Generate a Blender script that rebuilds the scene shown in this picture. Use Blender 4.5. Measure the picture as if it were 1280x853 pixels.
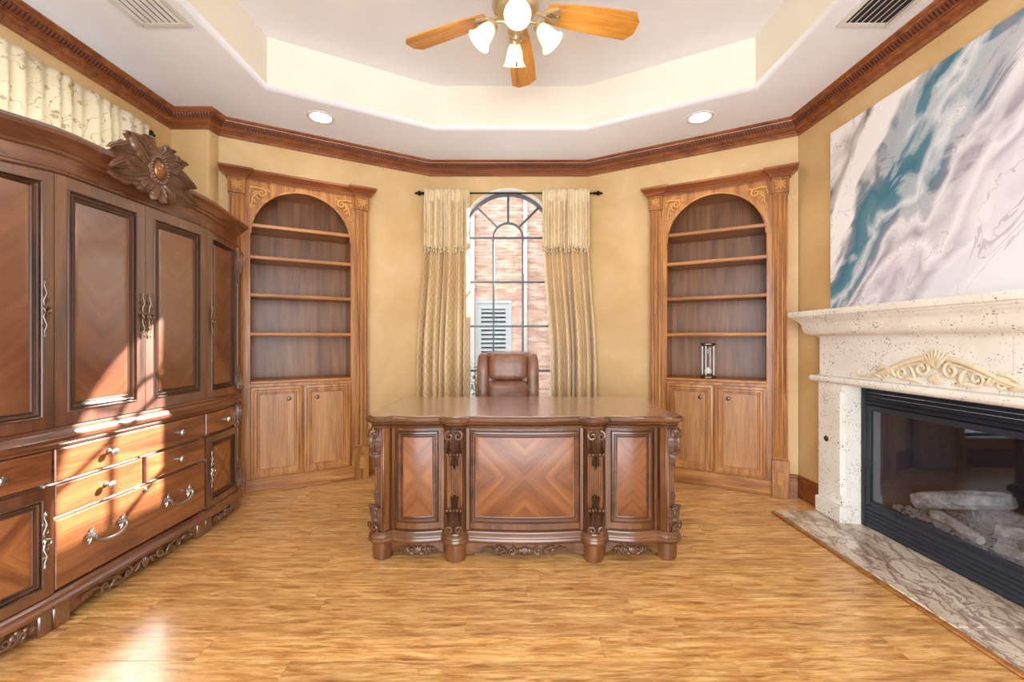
import bpy, bmesh, math, random
from mathutils import Vector, Matrix
R = math.radians
PI = math.pi
random.seed(7)
scene = bpy.context.scene
col = scene.collection
for o in list(bpy.data.objects):
    bpy.data.objects.remove(o)

# ------------------------------------------------------------------ camera
cam_data = bpy.data.cameras.new('camera')
cam = bpy.data.objects.new('camera', cam_data)
col.objects.link(cam)
cam.location = (0, 0, 1.2)
cam.rotation_euler = (R(90), 0, 0)
cam_data.sensor_width = 36
cam_data.lens = 36 * 540 / 1280
cam_data.clip_start = 0.05
cam_data.clip_end = 100
scene.camera = cam

# ------------------------------------------------------------------ world, sun, exposure
world = bpy.data.worlds.new('sky')
scene.world = world
world.use_nodes = True
bg = world.node_tree.nodes['Background']
bg.inputs['Color'].default_value = (0.80, 0.90, 1.0, 1)
bg.inputs['Strength'].default_value = 3.6

sun_data = bpy.data.lights.new('sun', 'SUN')
sun_data.energy = 36
sun_data.angle = R(0.6)
sun_data.color = (1.0, 0.96, 0.90)
sun = bpy.data.objects.new('sun', sun_data)
col.objects.link(sun)
SUN_DIR = Vector((-1.0, -1.10, -0.74)).normalized()
sun.rotation_euler = SUN_DIR.to_track_quat('-Z', 'Y').to_euler()
sun.location = (8, 12, 8)

# added fill light behind the camera, brightening the room without a known source
fill_data = bpy.data.lights.new('room_fill', 'AREA')
fill_data.shape = 'RECTANGLE'
fill_data.size = 3.0
fill_data.size_y = 2.2
fill_data.energy = 100
fill_data.color = (0.93, 0.96, 1.0)
fill_lamp = bpy.data.objects.new('room_fill', fill_data)
col.objects.link(fill_lamp)
fill_lamp.location = (0, -1.25, 1.35)
fill_lamp.rotation_euler = (R(90), 0, 0)

vs = scene.view_settings
vs.view_transform = 'Standard'
vs.look = 'None'
vs.gamma = 1.0
vs.use_curve_mapping = False
vs.exposure = 0.28

# ------------------------------------------------------------------ helpers
def C(r, g, b):
    f = lambda c: (c / 255 / 12.92) if c <= 10 else ((c / 255 + 0.055) / 1.055) ** 2.4
    return (f(r), f(g), f(b), 1)

def lerp(a, b, t):
    return a + (b - a) * t

def setp(o, label=None, cat=None, group=None, kind=None):
    if label: o['label'] = label
    if cat: o['category'] = cat
    if group: o['group'] = group
    if kind: o['kind'] = kind
    return o

def thing(name, label, cat, loc=(0, 0, 0), rz=0.0, group=None):
    o = bpy.data.objects.new(name, None)
    col.objects.link(o)
    o.location = loc
    o.rotation_euler = (0, 0, rz)
    o.empty_display_size = 0.1
    return setp(o, label, cat, group)

class MB:
    def __init__(self):
        self.v = []
        self.f = []
        self.uv = None

    def add(self, verts, faces):
        b = len(self.v)
        self.v.extend(tuple(p) for p in verts)
        self.f.extend(tuple(b + i for i in f) for f in faces)
        return self

    def box(self, x0, x1, y0, y1, z0, z1, b=0.0):
        if x0 > x1: x0, x1 = x1, x0
        if y0 > y1: y0, y1 = y1, y0
        if z0 > z1: z0, z1 = z1, z0
        b = min(b, (x1 - x0) * .45, (y1 - y0) * .45, (z1 - z0) * .45)
        if b <= 0:
            vs_ = [(x, y, z) for x in (x0, x1) for y in (y0, y1) for z in (z0, z1)]
            return self.add(vs_, [(0, 1, 3, 2), (4, 6, 7, 5), (0, 4, 5, 1), (2, 3, 7, 6), (0, 2, 6, 4), (1, 5, 7, 3)])
        X, Y, Z = (x0, x1), (y0, y1), (z0, z1)
        vs_ = []
        idx = {}
        for i in (0, 1):
            for j in (0, 1):
                for k in (0, 1):
                    sx, sy, sz = (1 - 2 * i) * b, (1 - 2 * j) * b, (1 - 2 * k) * b
                    idx[i, j, k, 0] = len(vs_); vs_.append((X[i], Y[j] + sy, Z[k] + sz))
                    idx[i, j, k, 1] = len(vs_); vs_.append((X[i] + sx, Y[j], Z[k] + sz))
                    idx[i, j, k, 2] = len(vs_); vs_.append((X[i] + sx, Y[j] + sy, Z[k]))
        fs = []
        for i in (0, 1):
            fs.append([idx[i, 0, 0, 0], idx[i, 1, 0, 0], idx[i, 1, 1, 0], idx[i, 0, 1, 0]])
            fs.append([idx[0, i, 0, 1], idx[1, i, 0, 1], idx[1, i, 1, 1], idx[0, i, 1, 1]])
            fs.append([idx[0, 0, i, 2], idx[1, 0, i, 2], idx[1, 1, i, 2], idx[0, 1, i, 2]])
        for i in (0, 1):
            for j in (0, 1):
                fs.append([idx[i, j, 0, 0], idx[i, j, 1, 0], idx[i, j, 1, 1], idx[i, j, 0, 1]])
                fs.append([idx[i, 0, j, 0], idx[i, 1, j, 0], idx[i, 1, j, 2], idx[i, 0, j, 2]])
                fs.append([idx[0, i, j, 1], idx[1, i, j, 1], idx[1, i, j, 2], idx[0, i, j, 2]])
                for k in (0, 1):
                    fs.append([idx[i, j, k, 0], idx[i, j, k, 1], idx[i, j, k, 2]])
        return self.add(vs_, fs)

    def loops(self, L, close_u=True, cap0=False, cap1=False, close_v=False):
        """L: list of loops of equal length; quads between neighbours"""
        n = len(L[0])
        vs_ = [p for l in L for p in l]
        fs = []
        m = len(L)
        for i in range(m if close_v else m - 1):
            i2 = (i + 1) % m
            for j in range(n if close_u else n - 1):
                j2 = (j + 1) % n
                fs.append((i * n + j, i * n + j2, i2 * n + j2, i2 * n + j))
        if cap0: fs.append(tuple(range(n)))
        if cap1: fs.append(tuple((m - 1) * n + k for k in range(n)))
        return self.add(vs_, fs)

    def sweep(self, profile, path, closed=False, caps=True, cap_top=False, cap_bottom=False):
        """profile: (offset to the right of travel, z); path: plan points"""
        mit = mitres(path, closed)
        L = []
        for (o, z) in profile:
            L.append([(p[0] + m[0] * o, p[1] + m[1] * o, z) for p, m in zip(path, mit)])
        n = len(path)
        vs_ = [p for l in L for p in l]
        fs = []
        for i in range(len(L) - 1):
            for j in range(n if closed else n - 1):
                j2 = (j + 1) % n
                fs.append((i * n + j, i * n + j2, (i + 1) * n + j2, (i + 1) * n + j))
        if closed:
            if cap_bottom: fs.append(tuple(range(n)))
            if cap_top: fs.append(tuple((len(L) - 1) * n + k for k in range(n)))
        elif caps:
            fs.append(tuple(i * n for i in range(len(L))))
            fs.append(tuple(i * n + n - 1 for i in range(len(L))))
        return self.add(vs_, fs)

    def rectloft(self, x0, x1, z0, z1, prof, y0=0.0, nx=1, fill=True):
        """stepped frame facing -Y: prof is (inset, protrusion)"""
        L = []
        for (t, o) in prof:
            a, b, c, d = x0 + t, x1 - t, z0 + t, z1 - t
            l = [(lerp(a, b, i / nx), y0 - o, c) for i in range(nx + 1)]
            l += [(lerp(b, a, i / nx), y0 - o, d) for i in range(nx + 1)]
            L.append(l)
        self.loops(L)
        if fill:
            b0 = len(self.v) - 2 * (nx + 1)
            for i in range(nx):
                self.f.append((b0 + i, b0 + i + 1, b0 + 2 * nx + 1 - i - 1, b0 + 2 * nx + 1 - i))
        return self

    def prism(self, poly, y0, y1):
        """poly: (x, z) outline extruded along y"""
        n = len(poly)
        vs_ = [(x, y0, z) for x, z in poly] + [(x, y1, z) for x, z in poly]
        fs = [tuple(range(n)), tuple(range(2 * n - 1, n - 1, -1))]
        for i in range(n):
            j = (i + 1) % n
            fs.append((i, j, n + j, n + i))
        return self.add(vs_, fs)

    def slab(self, poly, z0, z1):
        n = len(poly)
        vs_ = [(x, y, z0) for x, y in poly] + [(x, y, z1) for x, y in poly]
        fs = [tuple(range(n)), tuple(range(2 * n - 1, n - 1, -1))]
        for i in range(n):
            j = (i + 1) % n
            fs.append((i, j, n + j, n + i))
        return self.add(vs_, fs)

    def lathe(self, prof, n=16, c=(0, 0, 0), axis=(0, 0, 1), sx=1.0, a0=0.0, a1=2 * PI):
        """prof: (radius, height) about axis through c"""
        ax = Vector(axis).normalized()
        q = Vector((0, 0, 1)).rotation_difference(ax)
        full = abs(a1 - a0 - 2 * PI) < 1e-6
        L = []
        for (r, h) in prof:
            l = []
            for k in range(n if full else n + 1):
                a = a0 + (a1 - a0) * k / n
                p = q @ Vector((r * math.cos(a) * sx, r * math.sin(a), h))
                l.append((p.x + c[0], p.y + c[1], p.z + c[2]))
            L.append(l)
        return self.loops(L, close_u=full, cap0=full and prof[0][0] > 1e-5, cap1=full and prof[-1][0] > 1e-5)

    def ball(self, c, r, n=8, m=6, s=(1, 1, 1)):
        L = []
        for i in range(m + 1):
            t = PI * (0.02 + 0.96 * i / m)
            L.append([(c[0] + s[0] * r * math.sin(t) * math.cos(2 * PI * k / n), c[1] + s[1] * r * math.sin(t) * math.sin(2 * PI * k / n), c[2] + s[2] * r * math.cos(t)) for k in range(n)])
        return self.loops(L, cap0=True, cap1=True)

    def tube(self, pts, rad, n=6, closed=False, flat=None):
        """flat: (vector, factor) squashes the section along that vector"""
        P = [Vector(p) for p in pts]
        if not isinstance(rad, (list, tuple)): rad = [rad] * len(P)
        m = len(P)
        T = []
        for i in range(m):
            a = P[(i - 1) % m] if (closed or i > 0) else P[i]
            b = P[(i + 1) % m] if (closed or i < m - 1) else P[i]
            d = (b - a)
            T.append(d.normalized() if d.length > 1e-9 else Vector((0, 0, 1)))
        ref = Vector((0, 1, 0)) if abs(T[0].y) < 0.9 else Vector((1, 0, 0))
        u = T[0].cross(ref).normalized()
        L = []
        for i in range(m):
            u = (u - T[i] * u.dot(T[i]))
            if u.length < 1e-6: u = T[i].orthogonal()
            u.normalize()
            w = T[i].cross(u)
            l = []
            for k in range(n):
                a = 2 * PI * k / n
                off = (u * math.cos(a) + w * math.sin(a)) * rad[i]
                if flat:
                    fv = Vector(flat[0])
                    off = off - fv * off.dot(fv) * (1 - flat[1])
                l.append(tuple(P[i] + off))
            L.append(l)
        return self.loops(L, close_v=closed, cap0=not closed, cap1=not closed)

    def torus(self, c, r, t, n=16, k=6, axis=(0, 1, 0), sz=1.0):
        ax = Vector(axis).normalized()
        q = Vector((0, 0, 1)).rotation_difference(ax)
        pts = []
        for i in range(n):
            a = 2 * PI * i / n
            p = q @ Vector((r * math.cos(a), r * math.sin(a), 0))
            pts.append((c[0] + p.x, c[1] + p.y, c[2] + p.z * sz))
        return self.tube(pts, t, n=k, closed=True)

    def grid(self, fn, nu, nv, close_u=False):
        L = [[fn(i / nu, j / nv) for i in range(nu + (0 if close_u else 1))] for j in range(nv + 1)]
        return self.loops(L, close_u=close_u)

    def obj(self, name, mat, parent=None, deform=None, smooth=True, origin=None, angle=38, recalc=True):
        vv = self.v
        if deform: vv = [deform(*p) for p in vv]
        if origin: vv = [(p[0] - origin[0], p[1] - origin[1], p[2] - origin[2]) for p in vv]
        me = bpy.data.meshes.new(name)
        me.from_pydata(vv, [], self.f)
        if recalc:
            bm = bmesh.new()
            bm.from_mesh(me)
            bmesh.ops.recalc_face_normals(bm, faces=bm.faces)
            bm.to_mesh(me)
            bm.free()
        if smooth:
            me.polygons.foreach_set('use_smooth', [True] * len(me.polygons))
            me.set_sharp_from_angle(angle=R(angle))
        me.materials.append(mat)
        me.update()
        o = bpy.data.objects.new(name, me)
        col.objects.link(o)
        if parent: o.parent = parent
        if origin: o.location = origin
        return o

def copy_tree(o, parent=None):
    c = o.copy()
    col.objects.link(c)
    if parent is not None: c.parent = parent
    for ch in list(o.children): copy_tree(ch, c)
    return c

def mitres(path, closed):
    n = len(path)
    out = []
    for i in range(n):
        segs = []
        if closed or i > 0:
            a, b = path[(i - 1) % n], path[i]
            segs.append((b[0] - a[0], b[1] - a[1]))
        if closed or i < n - 1:
            a, b = path[i], path[(i + 1) % n]
            segs.append((b[0] - a[0], b[1] - a[1]))
        ns = []
        for d in segs:
            l = math.hypot(*d) or 1e-9
            ns.append((d[1] / l, -d[0] / l))
        if len(ns) == 1:
            out.append(ns[0]); continue
        mx, my = ns[0][0] + ns[1][0], ns[0][1] + ns[1][1]
        l2 = mx * mx + my * my
        if l2 < 1e-6: out.append(ns[0]); continue
        k = 2 / l2
        k = min(k, 6 / math.sqrt(l2))
        out.append((mx * k, my * k))
    return out

# ------------------------------------------------------------------ materials
MAT = {}
class NT:
    def __init__(self, name):
        self.m = bpy.data.materials.new(name)
        self.m.use_nodes = True
        self.t = self.m.node_tree
        self.b = self.t.nodes['Principled BSDF']
        MAT[name] = self.m
    def n(self, typ, **kw):
        nd = self.t.nodes.new(typ)
        for k, v in kw.items():
            if k == 'inp':
                for a, b in v.items():
                    s = nd.inputs[a]
                    if hasattr(b, 'is_output') or isinstance(b, bpy.types.NodeSocket): self.t.links.new(b, s)
                    else: s.default_value = b
            else: setattr(nd, k, v)
        return nd
    def math(self, op, a, b=0.0, c=0.0):
        nd = self.n('ShaderNodeMath', operation=op)
        for i, x in enumerate((a, b, c)):
            if isinstance(x, bpy.types.NodeSocket): self.t.links.new(x, nd.inputs[i])
            else: nd.inputs[i].default_value = x
        return nd.outputs[0]
    def vec(self, x, y, z):
        nd = self.n('ShaderNodeCombineXYZ', inp={0: x, 1: y, 2: z})
        return nd.outputs[0]
    def noise(self, v, scale=1.0, detail=3.0, rough=0.5, dist=0.0):
        nd = self.n('ShaderNodeTexNoise', inp={'Vector': v, 'Scale': scale, 'Detail': detail, 'Roughness': rough, 'Distortion': dist})
        return nd.outputs['Fac']
    def ramp(self, fac, stops, interp='LINEAR'):
        nd = self.n('ShaderNodeValToRGB', inp={'Fac': fac})
        cr = nd.color_ramp
        cr.interpolation = interp
        while len(cr.elements) < len(stops): cr.elements.new(0.5)
        for e, (p, c) in zip(cr.elements, stops):
            e.position = p
            e.color = c if not isinstance(c, (int, float)) else (c, c, c, 1)
        return nd.outputs['Color']
    def mix(self, fac, a, b, blend='MIX'):
        nd = self.n('ShaderNodeMix', data_type='RGBA', blend_type=blend)
        for i, x in ((0, fac), (6, a), (7, b)):
            if isinstance(x, bpy.types.NodeSocket): self.t.links.new(x, nd.inputs[i])
            else: nd.inputs[i].default_value = x
        return nd.outputs[2]
    def bump(self, h, strength=0.2, dist=0.01):
        nd = self.n('ShaderNodeBump', inp={'Height': h, 'Strength': strength, 'Distance': dist})
        self.t.links.new(nd.outputs[0], self.b.inputs['Normal'])
    def obj(self):
        return self.n('ShaderNodeTexCoord').outputs['Object']
    def geo(self):
        return self.n('ShaderNodeNewGeometry').outputs['Position']
    def rnd(self):
        return self.n('ShaderNodeObjectInfo').outputs['Random']
    def set(self, **kw):
        for k, v in kw.items():
            s = self.b.inputs[k.replace('_', ' ')]
            if isinstance(v, bpy.types.NodeSocket): self.t.links.new(v, s)
            else: s.default_value = v
        return self

def plain(name, c, rough=0.5, metal=0.0, **kw):
    m = NT(name)
    v = m.obj()
    n = m.noise(v, 6, 3, 0.6)
    d = tuple(x * 0.86 for x in c[:3]) + (1,)
    l = tuple(min(1, x * 1.08) for x in c[:3]) + (1,)
    m.set(Base_Color=m.ramp(n, [(0.3, d), (0.7, l)]), Roughness=rough, Metallic=metal, **kw)
    return m.m

def floor_oak():
    m = NT('oak_floor')
    sep = m.n('ShaderNodeSeparateXYZ', inp={0: m.obj()})
    rn = m.rnd()
    off = m.math('MULTIPLY', rn, 53.0)
    x = m.math('ADD', sep.outputs[0], off)
    y = m.math('ADD', sep.outputs[1], off)
    v = lambda a, b: m.vec(m.math('MULTIPLY', x, a), m.math('MULTIPLY', y, b), 0.0)
    n1 = m.noise(v(1.1, 7), 1.0, 3, 0.5, 0.5)
    rings = m.math('FRACT', m.math('MULTIPLY', n1, 9.0))
    rl = m.ramp(rings, [(0.0, 0.62), (0.12, 1.0), (0.7, 1.0), (1.0, 0.74)])
    n2 = m.noise(v(5, 42), 1.0, 7, 0.72, 0.6)
    n3 = m.noise(v(14, 160), 1.0, 4, 0.7, 0.3)
    n4 = m.noise(v(1.6, 4), 1.0, 3, 0.6, 0.4)
    c = m.ramp(n2, [(0.34, C(140, 88, 40)), (0.48, C(200, 148, 84)), (0.62, C(230, 188, 124))])
    c = m.mix(0.55, c, rl, 'MULTIPLY')
    c = m.mix(0.62, c, m.ramp(n3, [(0.34, 0.55), (0.56, 1.0)]), 'MULTIPLY')
    c = m.mix(m.ramp(n4, [(0.45, 0.0), (0.75, 0.45)]), c, C(168, 112, 64))
    vo = m.n('ShaderNodeTexVoronoi', inp={'Vector': v(2.2, 5.5), 'Scale': 1.0})
    kn = m.ramp(m.math('ADD', vo.outputs['Distance'], m.math('MULTIPLY', m.math('SUBTRACT', n2, 0.5), 0.16)), [(0.02, 1.0), (0.10, 0.0)])
    c = m.mix(m.math('MULTIPLY', kn, 0.7), c, C(112, 66, 34))
    scuff = m.math('MULTIPLY', m.ramp(m.noise(m.geo(), 2.6, 5, 0.7, 0.4), [(0.60, 0.0), (0.72, 1.0)]), m.ramp(n3, [(0.45, 0.0), (0.6, 0.5)]))
    c = m.mix(scuff, c, C(206, 190, 176))
    hsv = m.n('ShaderNodeHueSaturation', inp={'Color': c, 'Value': m.math('ADD', m.math('MULTIPLY', rn, 0.26), 1.04)})
    m.set(Base_Color=hsv.outputs[0], Roughness=m.ramp(n2, [(0.3, 0.42), (0.7, 0.26)]), Coat_Weight=0.3, Coat_Roughness=0.2)
    m.bump(m.math('ADD', n2, m.math('MULTIPLY', n3, 0.6)), 0.22, 0.004)

def wood(name, dark, mid, light, axis='z', along=1.6, across=16.0, rough=0.35, coat=0.35, mode=None, fine=0.35, vary=0.0, bump=0.04, dist=0.8, cior=1.5, spec=0.5):
    m = NT(name)
    sep = m.n('ShaderNodeSeparateXYZ', inp={0: m.obj()})
    x, y, z = sep.outputs[0], sep.outputs[1], sep.outputs[2]
    rn = m.rnd()
    off = m.math('MULTIPLY', rn, 41.0)
    if mode in ('cross', 'chevron'):
        ax = m.math('ABSOLUTE', x)
        az = m.math('ABSOLUTE', z) if mode == 'cross' else z
        s = m.math('ADD', ax, az)
        t = m.math('SUBTRACT', ax, az)
        t = m.math('ADD', t, off)
        a, c1, c2 = s, t, y
    else:
        a, c1, c2 = {'x': (x, y, z), 'y': (y, x, z), 'z': (z, x, y)}[axis]
        a = m.math('ADD', a, off)
        c1 = m.math('ADD', c1, off)
    v1 = m.vec(m.math('MULTIPLY', a, along), m.math('MULTIPLY', c1, across), m.math('MULTIPLY', c2, across))
    v2 = m.vec(m.math('MULTIPLY', a, along * 3.5), m.math('MULTIPLY', c1, across * 11), m.math('MULTIPLY', c2, across * 11))
    n1 = m.noise(v1, 1.0, 4, 0.55, dist)
    n2 = m.noise(v2, 1.0, 2, 0.6, 0.2)
    c = m.ramp(n1, [(0.28, dark), (0.5, mid), (0.74, light)])
    g = m.ramp(n2, [(0.35, 1.0 - fine), (0.6, 1.0)])
    c = m.mix(1.0, c, g, 'MULTIPLY')
    if vary:
        hsv = m.n('ShaderNodeHueSaturation', inp={'Color': c, 'Value': m.math('ADD', m.math('MULTIPLY', rn, vary), 1 - vary / 2)})
        c = hsv.outputs[0]
    m.set(Base_Color=c, Roughness=rough, Coat_Weight=coat, Coat_Roughness=0.18 if cior < 1.6 else 0.26, Coat_IOR=cior, Specular_IOR_Level=spec)
    if bump: m.bump(n2, bump, 0.004)
    return m.m

# walls: gold faux-finish plaster
def build_materials():
    m = NT('gold_plaster')
    g = m.geo()
    n = m.noise(g, 2.2, 4, 0.6, 0.4)
    n2 = m.noise(g, 60, 2, 0.5)
    m.set(Base_Color=m.ramp(n, [(0.3, C(200, 164, 110)), (0.55, C(211, 178, 126)), (0.75, C(219, 190, 142))]), Roughness=0.55)
    m.bump(n2, 0.08, 0.003)
    for nm, c in (('ceiling_paint', (238, 241, 247)), ('tray_cream', (236, 229, 214)), ('tray_white', (236, 237, 240))):
        m = NT(nm)
        g = m.geo()
        n = m.noise(g, 3, 3, 0.5)
        d = tuple(0.95 * q for q in C(*c)[:3]) + (1,)
        m.set(Base_Color=m.ramp(n, [(0.3, d), (0.7, C(*c))]), Roughness=0.75)
        m.bump(m.noise(g, 90, 2, 0.5), 0.06, 0.002)
    # floor planks
    floor_oak()
    plain('subfloor', C(70, 42, 22), 0.8)
    # armoire
    wood('armoire_wood', C(70, 38, 23), C(98, 56, 35), C(124, 75, 47), 'z', 1.8, 12, 0.32, 1.0, fine=0.2, cior=2.2, spec=0.7)
    wood('armoire_trim', C(74, 40, 24), C(104, 59, 35), C(130, 80, 48), 'x', 1.6, 12, 0.27, 0.8, fine=0.18, cior=1.9)
    wood('armoire_wood_flat', C(98, 54, 30), C(134, 80, 46), C(162, 104, 62), 'x', 1.6, 12, 0.27, 0.65, fine=0.18, cior=2.0, spec=0.7)  # drawers keep this lighter tone; the sun on them is put into the colour
    wood('armoire_panel', C(100, 58, 37), C(114, 68, 44), C(132, 82, 54), mode='chevron', along=1.2, across=12, rough=0.34, coat=1.0, fine=0.06, dist=0.5, cior=2.4, spec=0.8)
    wood('armoire_cross', C(104, 56, 28), C(146, 86, 46), C(180, 116, 66), mode='cross', along=1.4, across=18, rough=0.28, coat=0.6, fine=0.15, dist=0.5, cior=2.0, spec=0.7)
    plain('armoire_carving', C(112, 80, 58), 0.30, Coat_Weight=0.4)
    # desk
    wood('desk_wood', C(72, 42, 22), C(108, 66, 36), C(138, 90, 52), 'z', 1.8, 13, 0.32, 0.45, fine=0.22)
    wood('desk_wood_flat', C(70, 42, 24), C(104, 66, 38), C(132, 88, 54), 'x', 1.8, 13, 0.30, 0.45, fine=0.2)
    wood('desk_panel', C(92, 52, 26), C(124, 74, 40), C(156, 100, 56), mode='cross', along=1.2, across=12, rough=0.42, coat=0.2, fine=0.18, dist=0.5)
    wood('desk_top', C(116, 76, 54), C(140, 98, 74), C(160, 118, 92), 'x', 1.6, 9, 0.2, 1.0, fine=0.12, bump=0.0, cior=2.1)
    wood('desk_moulding', C(58, 32, 18), C(86, 50, 30), C(112, 68, 42), 'x', 1.8, 13, 0.30, 0.5, fine=0.2)
    wood('armoire_moulding', C(46, 26, 17), C(70, 41, 27), C(94, 58, 38), 'z', 1.8, 13, 0.28, 0.6, fine=0.2)
    plain('desk_carving', C(92, 60, 40), 0.36, Coat_Weight=0.35)
    # built-in oak
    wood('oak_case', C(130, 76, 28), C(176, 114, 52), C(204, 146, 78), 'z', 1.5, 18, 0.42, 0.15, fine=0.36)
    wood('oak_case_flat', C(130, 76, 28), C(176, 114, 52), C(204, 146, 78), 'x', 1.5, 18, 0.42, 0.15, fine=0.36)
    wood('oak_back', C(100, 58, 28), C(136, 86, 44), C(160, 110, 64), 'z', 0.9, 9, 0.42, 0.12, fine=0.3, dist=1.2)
    wood('oak_door_panel', C(146, 92, 44), C(176, 120, 64), C(196, 144, 86), 'z', 1.1, 12, 0.42, 0.15, fine=0.32, dist=1.4)
    plain('oak_carving', C(200, 146, 80), 0.45)
    wood('crown_wood', C(104, 54, 26), C(142, 80, 42), C(166, 102, 58), 'x', 1.5, 14, 0.36, 0.3, fine=0.2)
    plain('crown_reed', C(104, 56, 38), 0.38, Coat_Weight=0.3)
    # metals
    plain('bronze', C(112, 94, 78), 0.38, 0.9)
    plain('pewter', C(176, 172, 166), 0.32, 0.95)
    plain('black_iron', C(34, 30, 28), 0.5, 0.6)
    plain('black_enamel', C(40, 45, 56), 0.5, 0.2)
    plain('aged_brass', C(206, 186, 146), 0.32, 0.6)
    plain('chrome', C(200, 200, 200), 0.15, 1.0)
    plain('firebox_lining', C(46, 46, 52), 0.8)
    plain('white_plastic', C(228, 226, 222), 0.45)
    plain('vent_paint', C(222, 220, 216), 0.45)
    plain('duct_shade', C(52, 48, 46), 0.7)
    plain('sand', C(228, 222, 208), 0.8)
    plain('white_trim', C(234, 232, 226), 0.5)
    plain('window_bar', C(92, 94, 100), 0.45)
    # leather
    m = NT('brown_leather')
    v = m.obj()
    n = m.noise(v, 7, 4, 0.6, 0.6)
    vo = m.n('ShaderNodeTexVoronoi', inp={'Vector': v, 'Scale': 160.0})
    m.set(Base_Color=m.ramp(n, [(0.3, C(112, 72, 52)), (0.6, C(142, 98, 76)), (0.8, C(164, 120, 98))]), Roughness=0.38, Coat_Weight=0.15)
    m.bump(m.math('ADD', m.math('MULTIPLY', vo.outputs['Distance'], 0.3), n), 0.25, 0.01)
    plain('dark_plastic', C(30, 28, 27), 0.4)
    # limestone with pits
    m = NT('limestone')
    v = m.geo()
    st = m.n('ShaderNodeVectorMath', operation='MULTIPLY', inp={0: v, 1: (1.0, 0.6, 1.0)}).outputs[0]
    wob = m.noise(st, 45, 2, 0.5)
    vo = m.n('ShaderNodeTexVoronoi', inp={'Vector': m.n('ShaderNodeVectorMath', operation='ADD', inp={0: st, 1: m.n('ShaderNodeVectorMath', operation='SCALE', inp={0: m.vec(wob, wob, wob), 'Scale': 0.012}).outputs[0]}).outputs[0], 'Scale': 95.0, 'Randomness': 1.0})
    gate = m.noise(v, 14, 2, 0.5)
    thr = m.math('MULTIPLY', m.math('SUBTRACT', gate, 0.30), 0.85)
    pit = m.math('LESS_THAN', vo.outputs['Distance'], thr)
    base = m.ramp(m.noise(v, 5, 4, 0.6), [(0.3, C(226, 221, 210)), (0.6, C(236, 232, 223)), (0.8, C(243, 240, 233))])
    m.set(Base_Color=m.mix(pit, base, C(118, 106, 90)), Roughness=0.75)
    m.bump(m.math('SUBTRACT', m.math('MULTIPLY', m.noise(v, 90, 2, 0.5), 0.3), pit), 0.5, 0.004)
    plain('limestone_carving', C(224, 208, 178), 0.7)
    # hearth marble: brown veins
    m = NT('hearth_marble')
    v = m.geo()
    sep = m.n('ShaderNodeSeparateXYZ', inp={0: v})
    w = m.noise(v, 6, 5, 0.65, 0.5)
    vv = m.vec(m.math('ADD', m.math('MULTIPLY', sep.outputs[0], 10.0), m.math('MULTIPLY', w, 2.2)), m.math('ADD', m.math('MULTIPLY', sep.outputs[1], 3.2), m.math('MULTIPLY', w, 2.0)), 0.0)
    vo = m.n('ShaderNodeTexVoronoi', feature='DISTANCE_TO_EDGE', inp={'Vector': vv, 'Scale': 1.5})
    vein = m.ramp(vo.outputs['Distance'], [(0.0, 1.0), (0.05, 0.5), (0.11, 0.0)])
    base = m.ramp(m.noise(vv, 1.0, 5, 0.65, 1.0), [(0.3, C(170, 142, 118)), (0.5, C(214, 198, 178)), (0.7, C(232, 222, 208))])
    m.set(Base_Color=m.mix(m.math('MULTIPLY', vein, 0.8), base, C(112, 80, 58)), Roughness=0.28, Coat_Weight=0.3)
    # glass
    for nm, tint, ior in (('window_glass', (1, 1, 1, 1), 1.12), ('fire_glass', (0.86, 0.90, 0.96, 1), 1.9), ('clear_glass', (0.97, 0.98, 0.98, 1), 1.45)):
        m = NT(nm)
        lw = m.n('ShaderNodeLayerWeight', inp={'Blend': 0.5})
        f0 = ((ior - 1) / (ior + 1)) ** 2
        fr = m.math('ADD', m.math('MULTIPLY', m.math('POWER', lw.outputs['Facing'], 5.0), 1 - f0), f0)
        tr = m.n('ShaderNodeBsdfTransparent', inp={'Color': tint})
        gl = m.n('ShaderNodeBsdfGlossy', inp={'Roughness': 0.03})
        mx = m.n('ShaderNodeMixShader', inp={0: fr, 1: tr.outputs[0], 2: gl.outputs[0]})
        m.t.links.new(mx.outputs[0], m.t.nodes['Material Output'].inputs['Surface'])
    # lamp glass
    m = NT('frosted_shade')
    m.set(Base_Color=C(255, 246, 222), Roughness=0.4, Emission_Color=(1.0, 0.90, 0.66, 1), Emission_Strength=0.32)
    m = NT('bulb')
    m.set(Base_Color=(1, 1, 1, 1), Emission_Color=(1.0, 0.95, 0.82, 1), Emission_Strength=9.0)
    m = NT('can_lens')
    m.set(Base_Color=(1, 1, 1, 1), Emission_Color=(1.0, 0.98, 0.93, 1), Emission_Strength=7.0)
    # fan blades
    wood('fan_blade_oak', C(178, 112, 40), C(212, 144, 60), C(228, 166, 84), 'x', 2.0, 14, 0.30, 0.4, fine=0.2)
    # curtains
    m = NT('gold_satin')
    uv = m.n('ShaderNodeTexCoord').outputs['UV']
    sep = m.n('ShaderNodeSeparateXYZ', inp={0: uv})
    p = m.math('MULTIPLY', sep.outputs[0], 17.0)
    q = m.math('MULTIPLY', sep.outputs[1], 12.0)
    l1 = m.math('ABSOLUTE', m.math('SUBTRACT', m.math('FRACT', m.math('ADD', p, q)), 0.5))
    l2 = m.math('ABSOLUTE', m.math('SUBTRACT', m.math('FRACT', m.math('SUBTRACT', p, q)), 0.5))
    lat = m.math('LESS_THAN', m.math('MINIMUM', l1, l2), 0.055)
    n = m.noise(m.obj(), 3, 3, 0.5)
    base = m.ramp(n, [(0.3, C(190, 154, 102)), (0.7, C(210, 178, 128))])
    m.set(Base_Color=m.mix(lat, base, C(228, 204, 160)), Roughness=0.28, Sheen_Weight=0.3)
    m.bump(lat, 0.25, 0.003)
    m = NT('cream_embroidery')
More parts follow.
